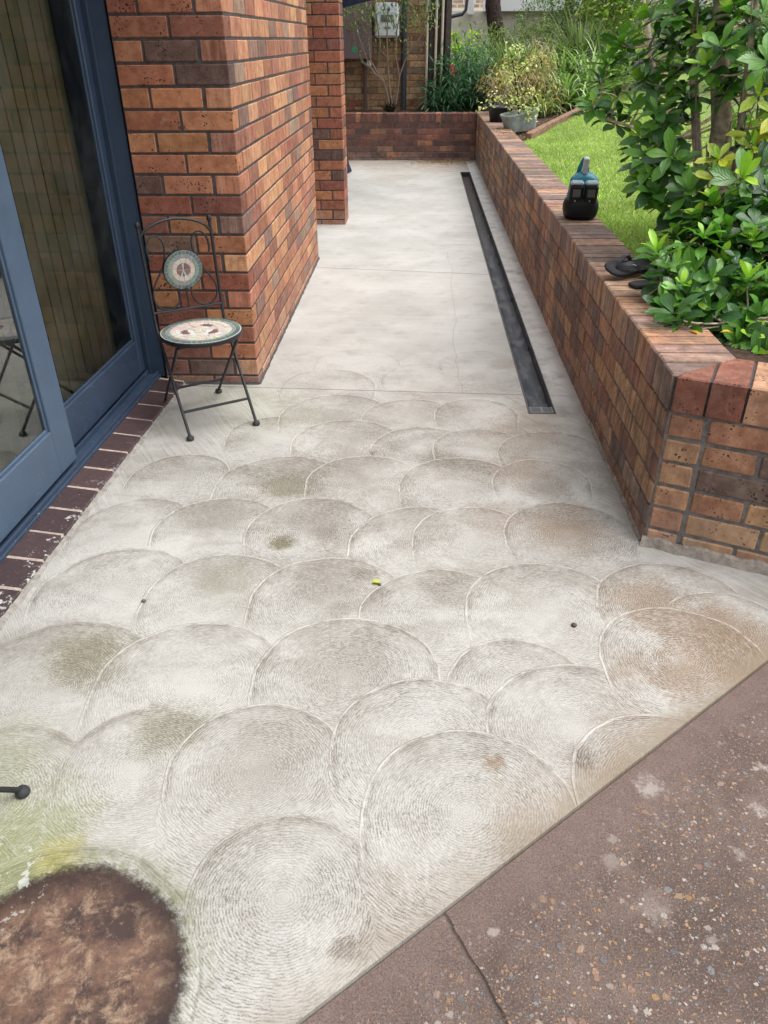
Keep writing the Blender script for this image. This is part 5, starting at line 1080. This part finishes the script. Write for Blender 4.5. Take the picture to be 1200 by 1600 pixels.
# grasses and reeds
gs = 'strappy grass clumps in the bed behind the lawn'
RE = [(0.27, 0.34, 0.15), (0.20, 0.27, 0.11), (0.15, 0.21, 0.08), (0.34, 0.40, 0.20)]
cl = [(0.98, 13.3, 240, .95, .020, RE, 'grey-green reedy grass clump leftmost behind the tan dry shrub', .55), (1.35, 13.3, 260, 1.15, .022, RE, 'tall grey-green reedy grass clump in front of the leaning dark tree trunk', .5),
      (1.70, 13.4, 240, 1.15, .024, SG, 'tall green strappy clump behind and right of the potted plant', .6), (2.10, 13.2, 220, 1.10, .028, SG, 'arching green strappy clump above the middle of the timber edging', .8),
      (1.98, 12.25, 130, .85, .040, SG, 'broad-bladed arching clump directly behind the timber edging', 1.0), (2.40, 12.75, 150, 1.05, .042, SG, 'broad-bladed arching clump left of the gardenia twigs', .9),
      (2.75, 13.35, 170, 1.20, .042, SG, 'large pale green strappy clump behind the gardenia twigs', .8), (3.15, 14.3, 200, 1.25, .040, SG, 'strappy clump rightmost behind the gardenia', .8), (2.55, 14.3, 260, 1.45, .032, RE, 'tall reedy clump farthest back behind the gardenia', .5), (3.8, 15.6, 200, 1.35, .038, SG, 'strappy clump at the far right of the bed, hidden by gardenia leaves', .9),
      (0.72, 12.9, 120, .6, .022, DG, 'dark grassy clump at the corner where the two garden walls meet', .9), (1.62, 11.7, 90, .5, .024, SG+TN, 'low mixed green and brown grassy clump behind the trough', 1.0)]
for x, y, n, L, W, pal, lb, ln in cl: strap_clump('grass_clump', x, y, n, L, W, pal, lb, 'grass clump', gs, ln)
bush('dry_shrub', 1.22, 11.9, [(1.02, 11.8, 1.03, .22, .25, .19), (1.35, 12.0, .98, .32, .3, .28), (1.55, 12.1, 1.15, .22, .25, .3), (1.7, 12.0, .85, .2, .2, .2)], 2600, .09, .011, TN, 'tan and straw-coloured dry bushy plant behind the tilted trough', up=-.1, droop=.6)
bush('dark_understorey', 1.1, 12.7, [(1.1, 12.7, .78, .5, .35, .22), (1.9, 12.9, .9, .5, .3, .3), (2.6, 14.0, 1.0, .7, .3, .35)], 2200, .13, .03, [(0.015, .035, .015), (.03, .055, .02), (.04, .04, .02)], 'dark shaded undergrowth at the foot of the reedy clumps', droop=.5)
bush('olive_shrub', 1.55, 14.9, [(1.2, 14.8, 1.28, .45, .4, .32), (1.8, 15.0, 1.35, .5, .4, .35)], 3000, .09, .02, OL, 'olive green fine-leaved shrub between the pale house and the reedy clumps')
bush('bright_shrub', 3.3, 14.9, [(2.95, 14.8, 1.95, .5, .4, .32), (3.5, 15.0, 1.9, .6, .5, .6), (3.0, 14.9, 2.4, .6, .5, .3)], 4200, .11, .04, OL+BY, 'bright yellow-green leafy shrub at the top behind the gardenia', stems=16)
bush('green_shrub', 2.2, 15.5, [(2.0, 15.4, 1.75, .4, .4, .35), (2.5, 15.5, 1.7, .4, .4, .45)], 3000, .08, .022, [(.16, .24, .08), (.10, .17, .05), (.24, .33, .13)], 'feathery mid-green shrub right of the leaning trunk at the top')
# trees
def tree(name, x, y, r, lean, h, label, pal, n=3500, crown=2.2, leafL=.12):
    z0 = hz(x, y) if abs(x) < 14 else .6; t = thing(name, (x, y, z0), 0, label, 'tree', 'trees behind the bed'); mb = MB(); P = [V3((x, y, z0-.1))]; k = 8
    for i in range(1, k+1): P.append(V3((x+lean[0]*i/k+random.uniform(-.03, .03), y+lean[1]*i/k, z0+h*i/k)))
    mb.tube(P, [r*(1.15 if i == 0 else 1-.07*i) for i in range(k+1)], 12)
    top = P[-1]; lf = MB(); ends = []
    for _ in range(9):
        e = top+V3((random.uniform(-1, 1)*crown*.7, random.uniform(-1, 1)*crown*.7, random.uniform(.1, .9)*crown*.8)); s = P[random.randint(5, 8)]; mb.tube(bez(s, s.lerp(e, .5)+V3((0, 0, .3)), e), [r*.4, r*.33, r*.28, r*.22, r*.16, r*.1, r*.05], 7); ends.append(e)
    cls = [e+V3((random.gauss(0, .35), random.gauss(0, .35), random.gauss(0, .3)))*crown*.5 for e in ends for _ in range(7)]
    for _ in range(n):
        q = random.choice(cls)+V3((random.gauss(0, .2), random.gauss(0, .2), random.gauss(0, .16)))*crown*.5; leaf(lf, q, V3((random.gauss(0, 1), random.gauss(0, 1), random.gauss(-.2, .7))), V3((random.gauss(0, .5), random.gauss(0, .5), 1)), leafL*random.uniform(.6, 1.2), leafL*.3, vary(random.choice(pal), .3), .3, .2, 2)
    o = loc_build(mb, 'trunk', [M_bark2], t); o.data.polygons.foreach_set('use_smooth', [True]*len(mb.f)); loc_build(lf, 'crown', [M_leaf], t)
tree('garden_tree', 1.42, 15.9, .17, (-.5, .1), 3.6, 'dark-barked tree with a thick trunk leaning left, in front of the pale house', DG+OL)
tree('garden_tree', 2.62, 16.8, .11, (.1, 0), 3.8, 'dark straight slender tree trunk right of the thicker leaning one', DG+OL)
tree('garden_tree', 2.95, 17.2, .085, (.15, 0), 3.8, 'thinnest dark tree trunk, just right of the straight slender one', DG+OL, 2500)

# trough planter with variegated plant
M_pot = simple('weathered grey-green plastic', (0.27, 0.31, 0.29), 0.6, 0.4, nscale=18, namt=0.25, bump=0.002)
pt = thing('trough_planter', (1.15, 9.95, 0.60), R(14), 'weathered grey-green trough planter tilted on the end of the garden wall', 'planter')
def trough(L, Wd, Hh, tp=0.82):
    mb = MB(); lv = [(tp, 0.0), (.92, Hh*.6), (1, Hh), (1.05, Hh), (1.05, Hh+.018), (.96, Hh+.018), (.90, Hh-.05)]
    def ring(s, z):
        out = []
        for k in range(24):
            a = 2*math.pi*k/24; ca, sa = math.cos(a), math.sin(a); out.append((L/2*s*math.copysign(abs(ca)**.45, ca), Wd/2*s*math.copysign(abs(sa)**.45, sa), z))
        return out
    for s, z in lv: mb.v.extend(ring(s, z))
    for q in range(len(lv)-1):
        for i in range(24): j = (i+1) % 24; mb.face((q*24+i, q*24+j, (q+1)*24+j, (q+1)*24+i))
    mb.face(list(range(24))[::-1]); n = (len(lv)-1)*24; mb.face([n+i for i in range(24)], (1, 1, 1), 1); return mb
pt.rotation_euler = (R(3), R(-9), R(16)); o = trough(.42, .22, .17).build('trough', [M_pot, M_soil], pt); smooth_angle(o, 40)
vp = thing('variegated_plant', (1.15, 9.95, 0.75), 0, 'spindly plant with small yellow-edged leaves growing from the tilted trough', 'plant'); st = MB(); lf = MB()
VG = [(0.62, 0.62, 0.20), (0.48, 0.55, 0.16), (0.70, 0.68, 0.34), (0.32, 0.44, 0.11)]
B0 = V3((1.13, 9.95, .74)); main = bez(B0, V3((1.08, 9.95, 1.0)), V3((1.0, 9.95, 1.30)), 10); st.tube(main, [.017-.0012*i for i in range(11)], 7)
brs = [(main[8], V3((1.06, 9.9, 1.44))), (main[6], V3((1.22, 9.9, 1.28))), (main[5], V3((.86, 9.85, 1.2))), (main[7], V3((1.16, 9.9, 1.22))), (main[3], V3((1.28, 9.85, .98))), (main[1], V3((1.30, 9.8, .80))), (main[1], V3((1.24, 9.75, .73))),
       (main[2], V3((.80, 9.8, .96))), (main[2], V3((.66, 9.7, .84))), (main[4], V3((.95, 9.85, 1.1))), (main[9], V3((.95, 9.9, 1.38))), (main[2], V3((1.0, 9.8, .86)))]
for a, b in brs:
    Q = bez(a, a.lerp(b, .5)+V3((0, 0, .10)), b, 8); st.tube(Q, [.006, .0055, .005, .0045, .004, .0035, .003, .0025, .002], 5)
    for _ in range(46):
        q = Q[min(8, int(random.random()**.7*9))]+V3((random.gauss(0, .028), random.gauss(0, .028), random.gauss(0, .028))); leaf(lf, q, V3((random.gauss(0, 1), random.gauss(0, 1), random.gauss(0, 1))), V3((0, -.4, 1)), .034, .022, vary(random.choice(VG)), .1, .15, 3)
loc_build(st, 'stems', [M_bark2], vp); loc_build(lf, 'foliage', [M_leaf], vp)
# black pot at the wall corner with arching bare stems
bp = thing('black_pot', (0.98, 10.75, 0.60), 0, 'round black nursery pot at the wall end, left of the grey-green trough', 'pot'); mb = MB()
mb.lathe([(0, 0), (.12, 0), (.15, .17), (.16, .17), (.16, .19), (.145, .19), (.14, .15), (0, .15)], (0, 0, 0), 24); mb.build('pot', simple('black pot plastic', (.02, .02, .022), .5), bp, True)
mb = MB()
for _ in range(16):
    a = random.uniform(0, 6.28); q = V3((.98, 10.75, .76)); e = q+V3((math.cos(a)*.22, math.sin(a)*.15, random.uniform(.05, .3))); mb.tube(bez(q, q.lerp(e, .4)+V3((0, 0, .18)), e), [.004, .004, .0035, .003, .003, .002, .002], 5)
w2 = thing('withered_plant', (0.98, 10.75, 0.75), 0, 'withered brown stems arching out of the black pot', 'plant'); loc_build(mb, 'stems', [M_twig], w2)

# fallen leaves along the wall foot (uncountable)
mb = MB()
def litter(n, fx, pal, L=.035):
    for _ in range(n):
        x, y, z = fx(); leaf(mb, V3((x, y, z+.003)), V3((random.gauss(0, 1), random.gauss(0, 1), random.uniform(0, .15))), V3((0, 0, 1)), L*random.uniform(.4, 1.1), L*.4, vary(random.choice(pal), .3), .1, .3, 2)
LT = [(0.34, 0.20, 0.10), (0.22, 0.12, 0.06), (0.42, 0.28, 0.14), (0.10, 0.06, 0.04)]
litter(1100, lambda: (0.45+random.gauss(0, .28)-abs(random.gauss(0, .1)), 12.19-abs(random.gauss(0, .22)), 0) if True else 0, LT)
mb.v = [(min(v[0], .775), v[1], v[2]) for v in mb.v]
litter(260, lambda: (lambda x, y: (x, y, ZT if x < 1.03 else hz(x, y)))(random.uniform(.82, 1.25), random.gauss(9.7, .35)), LT+[(0.5, .3, .12)], .045)
litter(500, lambda: (lambda x: (x, edge_y(x)+random.uniform(.0, .9), hz(x, edge_y(x))+.01))(random.uniform(1.1, 3.2)), LT, .05)
tag(mb.build('leaf_litter', M_leaf), 'brown fallen leaf litter at the foot of the far wall and in the bed', 'leaf litter', kind='stuff')

# single fallen leaves and pebbles
def one_leaf(p, ang, L, W, col, lb, name='fallen_leaf'):
    mb = MB(); leaf(mb, V3((0, 0, 0.003)), V3((math.cos(ang), math.sin(ang), .12)), V3((0, 0, 1)), L, W, col, .25, .6); o = mb.build(name, M_gard); o.location = p; tag(o, lb, 'leaf'); return o
one_leaf((0.955, 2.675, ZT), R(-55), .042, .02, (.62, .36, .02), 'curled yellow leaf lying on the wall coping left of the low gardenia')
one_leaf((1.055, 2.66, ZT), R(10), .05, .022, (.65, .38, .03), 'yellow leaf half under the low gardenia leaves on the coping')
one_leaf((0.80, 3.72, ZT), R(20), .018, .01, (.40, .45, .06), 'tiny pale green leaf on the edge of the coping left of the flip-flops')
one_leaf((-0.135, 1.99, 0.002), R(10), .028, .022, (.50, .50, .03), 'small yellow-green leaf bud on the swirled concrete in the middle of the patio')
one_leaf((0.560, 4.46, -.05), R(160), .03, .018, (.50, .55, .06), 'small yellow-green leaf lying in the drain channel')
def pebble(p, s, col, lb):
    mb = MB(); bm_n = 10
    for i in range(5):
        ph = math.pi*i/4
        for k in range(bm_n):
            a = 2*math.pi*k/bm_n; q = V3((math.sin(ph)*math.cos(a), math.sin(ph)*math.sin(a), math.cos(ph)*.6)); q *= 1+.25*mnoise.noise(q*2+V3(p)*9); mb.v.append(tuple(q*s))
    for i in range(4):
        for k in range(bm_n): k2 = (k+1) % bm_n; mb.face((i*bm_n+k, (i+1)*bm_n+k, (i+1)*bm_n+k2, i*bm_n+k2))
    o = mb.build('pebble', simple('pebble', col, .7), None, True); o.location = (p[0], p[1], p[2]+s*.4); tag(o, lb, 'pebble')
pebble((-0.845, 1.874, 0), .008, (.09, .085, .08), 'small dark grey pebble on the pale swirls at the left of the patio')
pebble((0.483, 1.803, 0), .009, (.07, .04, .03), 'dark chip lying on the swirled concrete towards the corner of the garden wall')
pebble((-0.108, 1.985, 0), .006, (.10, .05, .03), 'tiny brown bud lying beside the yellow-green leaf')

# ---------------------------------------------------------------- house behind
nh = thing('neighbouring_house', (-1, 13.3, .5), 0, 'blonde brick house wall behind the low wall with meter boxes and pipes', 'house')
YH = 13.3
mb = MB(); brick_panel(mb, (-4.5, YH, 0), (1, 0, 0), (0, -1, 0), 4.56, .45, 34, 0, .010, PALB); mb.box(-4.5, 0.055, YH+.006, YH+.15, .3, 3.6, m=1)
loc_build(mb, 'wall', [M_blonde, mortar_material('brown mortar', (.17, .11, .07))], nh)
M_pole = simple('cream pipe paint', (.50, .42, .33), .6); M_recess = simple('recess shade colour', (.06, .045, .04), .8, nscale=20, namt=.3); M_dkpipe = simple('dark pipe', (.022, .026, .035), .5)
mb = MB(); mb.box(.06, .40, YH+.10, YH+.16, .4, 3.0, ch=.004); mb.box(.10, .16, YH+.0, YH+.09, .4, 3, ch=.004); mb.box(.34, .42, YH-.04, YH+.09, .4, 2.9, ch=.004); loc_build(mb, 'recess_shade', [M_recess], nh)  # dark boxes fill the open recess, its shade given as colour
for x in (.065, .195, .285): mb = MB(); mb.tube([(x, YH-.05, .45), (x+.01, YH-.05, 3.0)], .019, 10); loc_build(mb, 'downpipe', [M_pole], nh)
mb = MB(); mb.tube([(-.27, YH-.06, .5), (-.27, YH-.06, 3)], .042, 10); loc_build(mb, 'drainpipe', [M_dkpipe], nh)
mb = MB(); mb.tube([(-.85, YH-.04, .45), (-.85, YH-.04, 1.3)], .026, 10); loc_build(mb, 'conduit', [simple('brown conduit', (.10, .06, .05), .6)], nh)
mb = MB(); mb.box(-1.50, -.735, YH-.24, YH-.01, 1.255, 2.15, ch=.008); o = loc_build(mb, 'meter_box', [simple('purple brown metal', (.17, .115, .125), .5, nscale=5, namt=.12)], nh)
mb = MB(); mb.lathe([(0, .003), (.038, .002), (.040, 0), (0, 0)], (-.985, YH-.241, 1.375), 24, mat=Matrix.Rotation(R(90), 3, 'X')); sub(mb, 'round_sticker', [simple('green sticker', (.02, .38, .20), .4)], o)
mb = MB(); mb.box(-.82, -.755, YH-.14, YH-.05, 1.16, 1.24, ch=.006); loc_build(mb, 'junction_box', [simple('white plastic', (.68, .68, .68), .5)], nh)
mb = MB(); mb.box(-.69, -.34, YH-.22, YH-.01, 1.52, 1.95, ch=.03); o = loc_build(mb, 'white_meter_cabinet', [simple('white enamel', (.62, .65, .68), .4)], nh); smooth_angle(o, 30)
mb = MB(); mb.box(-.56, -.46, YH-.224, YH-.2195, 1.63, 1.65); mb.box(-.60, -.42, YH-.224, YH-.2195, 1.71, 1.80); sub(mb, 'cabinet_vent', [simple('grey vent', (.12, .13, .14), .6)], o)
mb = MB(); mb.box(-5, .55, YH-.6, YH+3, 2.75, 2.9); loc_build(mb, 'eave', [M_soffit], nh)
# half-bare shrub in front of that wall
bs = thing('bare_shrub', (-.45, 12.85, .56), 0, 'half-bare grey-stemmed shrub with sparse leaves in front of the blonde brick wall', 'shrub'); st = MB(); lf = MB()
rt_ = V3((-.40, 12.85, .56))
stems = [[(-.40, .56), (-.48, .72), (-.55, .98), (-.70, 1.10), (-.80, 1.30), (-.92, 1.62)], [(-.40, .56), (-.36, .80), (-.32, 1.05), (-.24, 1.25), (-.16, 1.38), (-.16, 1.55), (-.22, 1.8)], [(-.55, .98), (-.62, 1.05), (-.74, 1.25), (-.76, 1.50), (-.86, 1.7)],
         [(-.42, .6), (-.47, .9), (-.49, 1.2), (-.50, 1.5), (-.48, 1.85)], [(-.66, 1.08), (-.62, 1.25), (-.60, 1.45), (-.65, 1.8)], [(-.18, 1.35), (-.06, 1.48), (.02, 1.62), (.10, 1.9)], [(-.34, .95), (-.34, 1.12), (-.38, 1.3), (-.36, 1.6), (-.30, 1.9)], [(-.70, 1.10), (-.85, 1.22), (-.95, 1.4), (-1.0, 1.7)], [(-.49, 1.25), (-.56, 1.33), (-.60, 1.36)]]
for s in stems:
    P = [V3((x, 12.85-.05*i, z)) for i, (x, z) in enumerate(s)]; st.tube(P, [max(.004, .016-.002*i) for i in range(len(P))], 6)
    for i in range(2, len(P)):
        for _ in range(26 if P[i].z > 1.5 else 9):
            q = P[i-1].lerp(P[i], random.random())+V3((random.gauss(0, .08), random.gauss(0, .08), random.gauss(0, .07)))
            if q.z > 1.22: leaf(lf, q, V3((random.gauss(0, 1), random.gauss(0, 1), random.gauss(-.3, .6))), V3((0, 0, 1)), .05, .018, vary(random.choice(OL+[(.10, .17, .06), (.16, .2, .10), (.06, .12, .05)]), .3), .2, .2, 3)
for _ in range(340): q = V3((random.choice([random.uniform(-1.15, -.6), random.uniform(-1.15, .15)]), 12.7+random.gauss(0, .12), 1.62+abs(random.gauss(0, .2)))); leaf(lf, q, V3((random.gauss(0, 1), random.gauss(0, 1), random.gauss(-.3, .6))), V3((0, 0, 1)), .055, .018, vary(random.choice(OL), .3), .2, .2, 3)
for _ in range(420): q = V3((random.uniform(-1.1, .25), 12.65+random.gauss(0, .12), 1.86+random.gauss(0, .10))); leaf(lf, q, V3((random.gauss(0, 1), random.gauss(0, 1), random.gauss(-.3, .6))), V3((0, 0, 1)), .07, .02, vary(random.choice(OL+DG), .3), .2, .2, 3)
for x in range(10): a = V3((random.uniform(-1.1, .1), 12.7, 1.9)); b = a+V3((random.uniform(-.15, .15), 0, -random.uniform(.1, .35))); st.tube([a+V3((0, 0, .3)), a, b], [.006, .005, .003], 5)
loc_build(st, 'stems', [M_twig], bs); loc_build(lf, 'foliage', [M_leaf], bs)
strap_clump('spiky_plant', -.47, 12.75, 90, .26, .014, [(.03, .022, .022), (.05, .035, .03), (.04, .05, .03)], 'small dark spiky plant at the foot of the half-bare shrub', 'plant', None, .8)

# pale rendered house further back
ph = thing('pale_house', (1.6, 20, 0), 0, 'pale cream rendered house behind the trees with white downpipe and dark gutter', 'house')
M_cream = simple('cream render', (.62, .58, .50), .8, .2, nscale=3, namt=.06); M_white = simple('white paint', (.74, .75, .75), .5, .4)
mb = MB(); mb.box(.38, 6.5, 20, 24, -.2, 2.0); loc_build(mb, 'wall', [M_cream], ph)
mb = MB(); mb.box(.34, .47, 19.85, 19.99, -.2, 1.88, ch=.01); mb.box(.60, .64, 19.9, 19.99, -.2, 1.95); loc_build(mb, 'downpipe', [M_white], ph)
mb = MB(); mb.tube([(.36, 19.7, 1.86), (.85, 19.7, 1.95), (.92, 19.7, 2.03), (.94, 19.7, 2.25)], .035, 8); loc_build(mb, 'gutter', [M_dkpipe], ph)
mb = MB(); mb.box(.97, 1.10, 19.8, 19.98, 1.95, 2.3); mb.box(1.3, 6.5, 19.7, 20.0, 2.001, 2.20); loc_build(mb, 'fascia', [M_white], ph)
mb = MB(); brick_panel(mb, (.3, 21.2, 0), (1, 0, 0), (0, -1, 0), 6.0, 2.1, 24, 0, .03, [((.42, .32, .24), 1), ((.36, .27, .21), 1), ((.46, .37, .29), 1)]); mb.box(.3, 6.3, 21.21, 21.5, 2.05, 4.2, m=1); loc_build(mb, 'upper_wall', [M_blonde, M_cream], ph)
# hedge mass far back so that no empty world shows between plants
bush('far_hedge', 5.5, 19.0, [(5.2, 18.6, 1.8, 1.6, .6, 1.3), (7.5, 18.5, 2.2, 1.8, .7, 1.8), (4.2, 18.3, 1.4, .9, .5, .8)], 4500, .17, .06, OL+DG, 'broad green hedge far back at the right behind everything', stems=16)
bush('side_hedge', 5.0, 9.0, [(5.2, 7.0, 1.5, 1.0, 1.6, 1.1), (5.5, 10.5, 1.7, 1.1, 1.8, 1.3), (5.3, 13.5, 1.7, 1.1, 1.6, 1.3), (4.6, 4.0, 1.4, 1.0, 1.6, 1.0)], 6000, .17, .07, DG+OL, 'tall dark hedge along the right of the lawn beyond the gardenia', stems=20)

# navy covered barbecue behind the pier and navy shade cloth edge
M_cover = simple('navy fabric', (.016, .022, .045), .8, .2, nscale=20, namt=.2, bump=.004)
cv = thing('covered_barbecue', (-1.36, 11.0, 0), 0, 'barbecue under a navy fabric cover, its hem just showing past the brick pier', 'barbecue'); mb = MB(); secs = []
for z, s, fl_ in ((.005, 1.0, .05), (.10, .93, .035), (.35, .88, .02), (.8, .86, .01), (.92, .80, 0), (1.02, .55, 0), (1.05, .2, 0)):
    for k in range(40):
        a = 2*math.pi*k/40; ca, sa = math.cos(a), math.sin(a); rr = 1+fl_*math.sin(a*9+.5); mb.v.append((.43*s*rr*math.copysign(abs(ca)**.5, ca), .30*s*rr*math.copysign(abs(sa)**.5, sa), z))
for i in range(6):
    for k in range(40): k2 = (k+1) % 40; mb.face((i*40+k, i*40+k2, (i+1)*40+k2, (i+1)*40+k))
mb.face([240+k for k in range(40)]); mb.build('cover', M_cover, cv, True)
sc_ = thing('shade_cloth', (-.9, 10.2, 1.83), 0, 'navy shade cloth edge stretched across the top left beyond the brick pier', 'shade cloth'); mb = MB()
for i in range(13):
    t_ = i/12; x = -1.6+1.9*t_; z = 1.765+.205*(x+.79); mb.v.extend([(x, 9.0+.02*math.sin(t_*9), z), (x, 8.98, z+.10), (x-.1, 9.6, z+.42), (x-.1, 9.6, z+.40), (x, 9.03, z+.08)])
for i in range(12):
    for k in range(4): a = i*5+k; mb.face((a, a+5, a+6, a+1))
loc_build(mb, 'cloth', [M_cover], sc_)
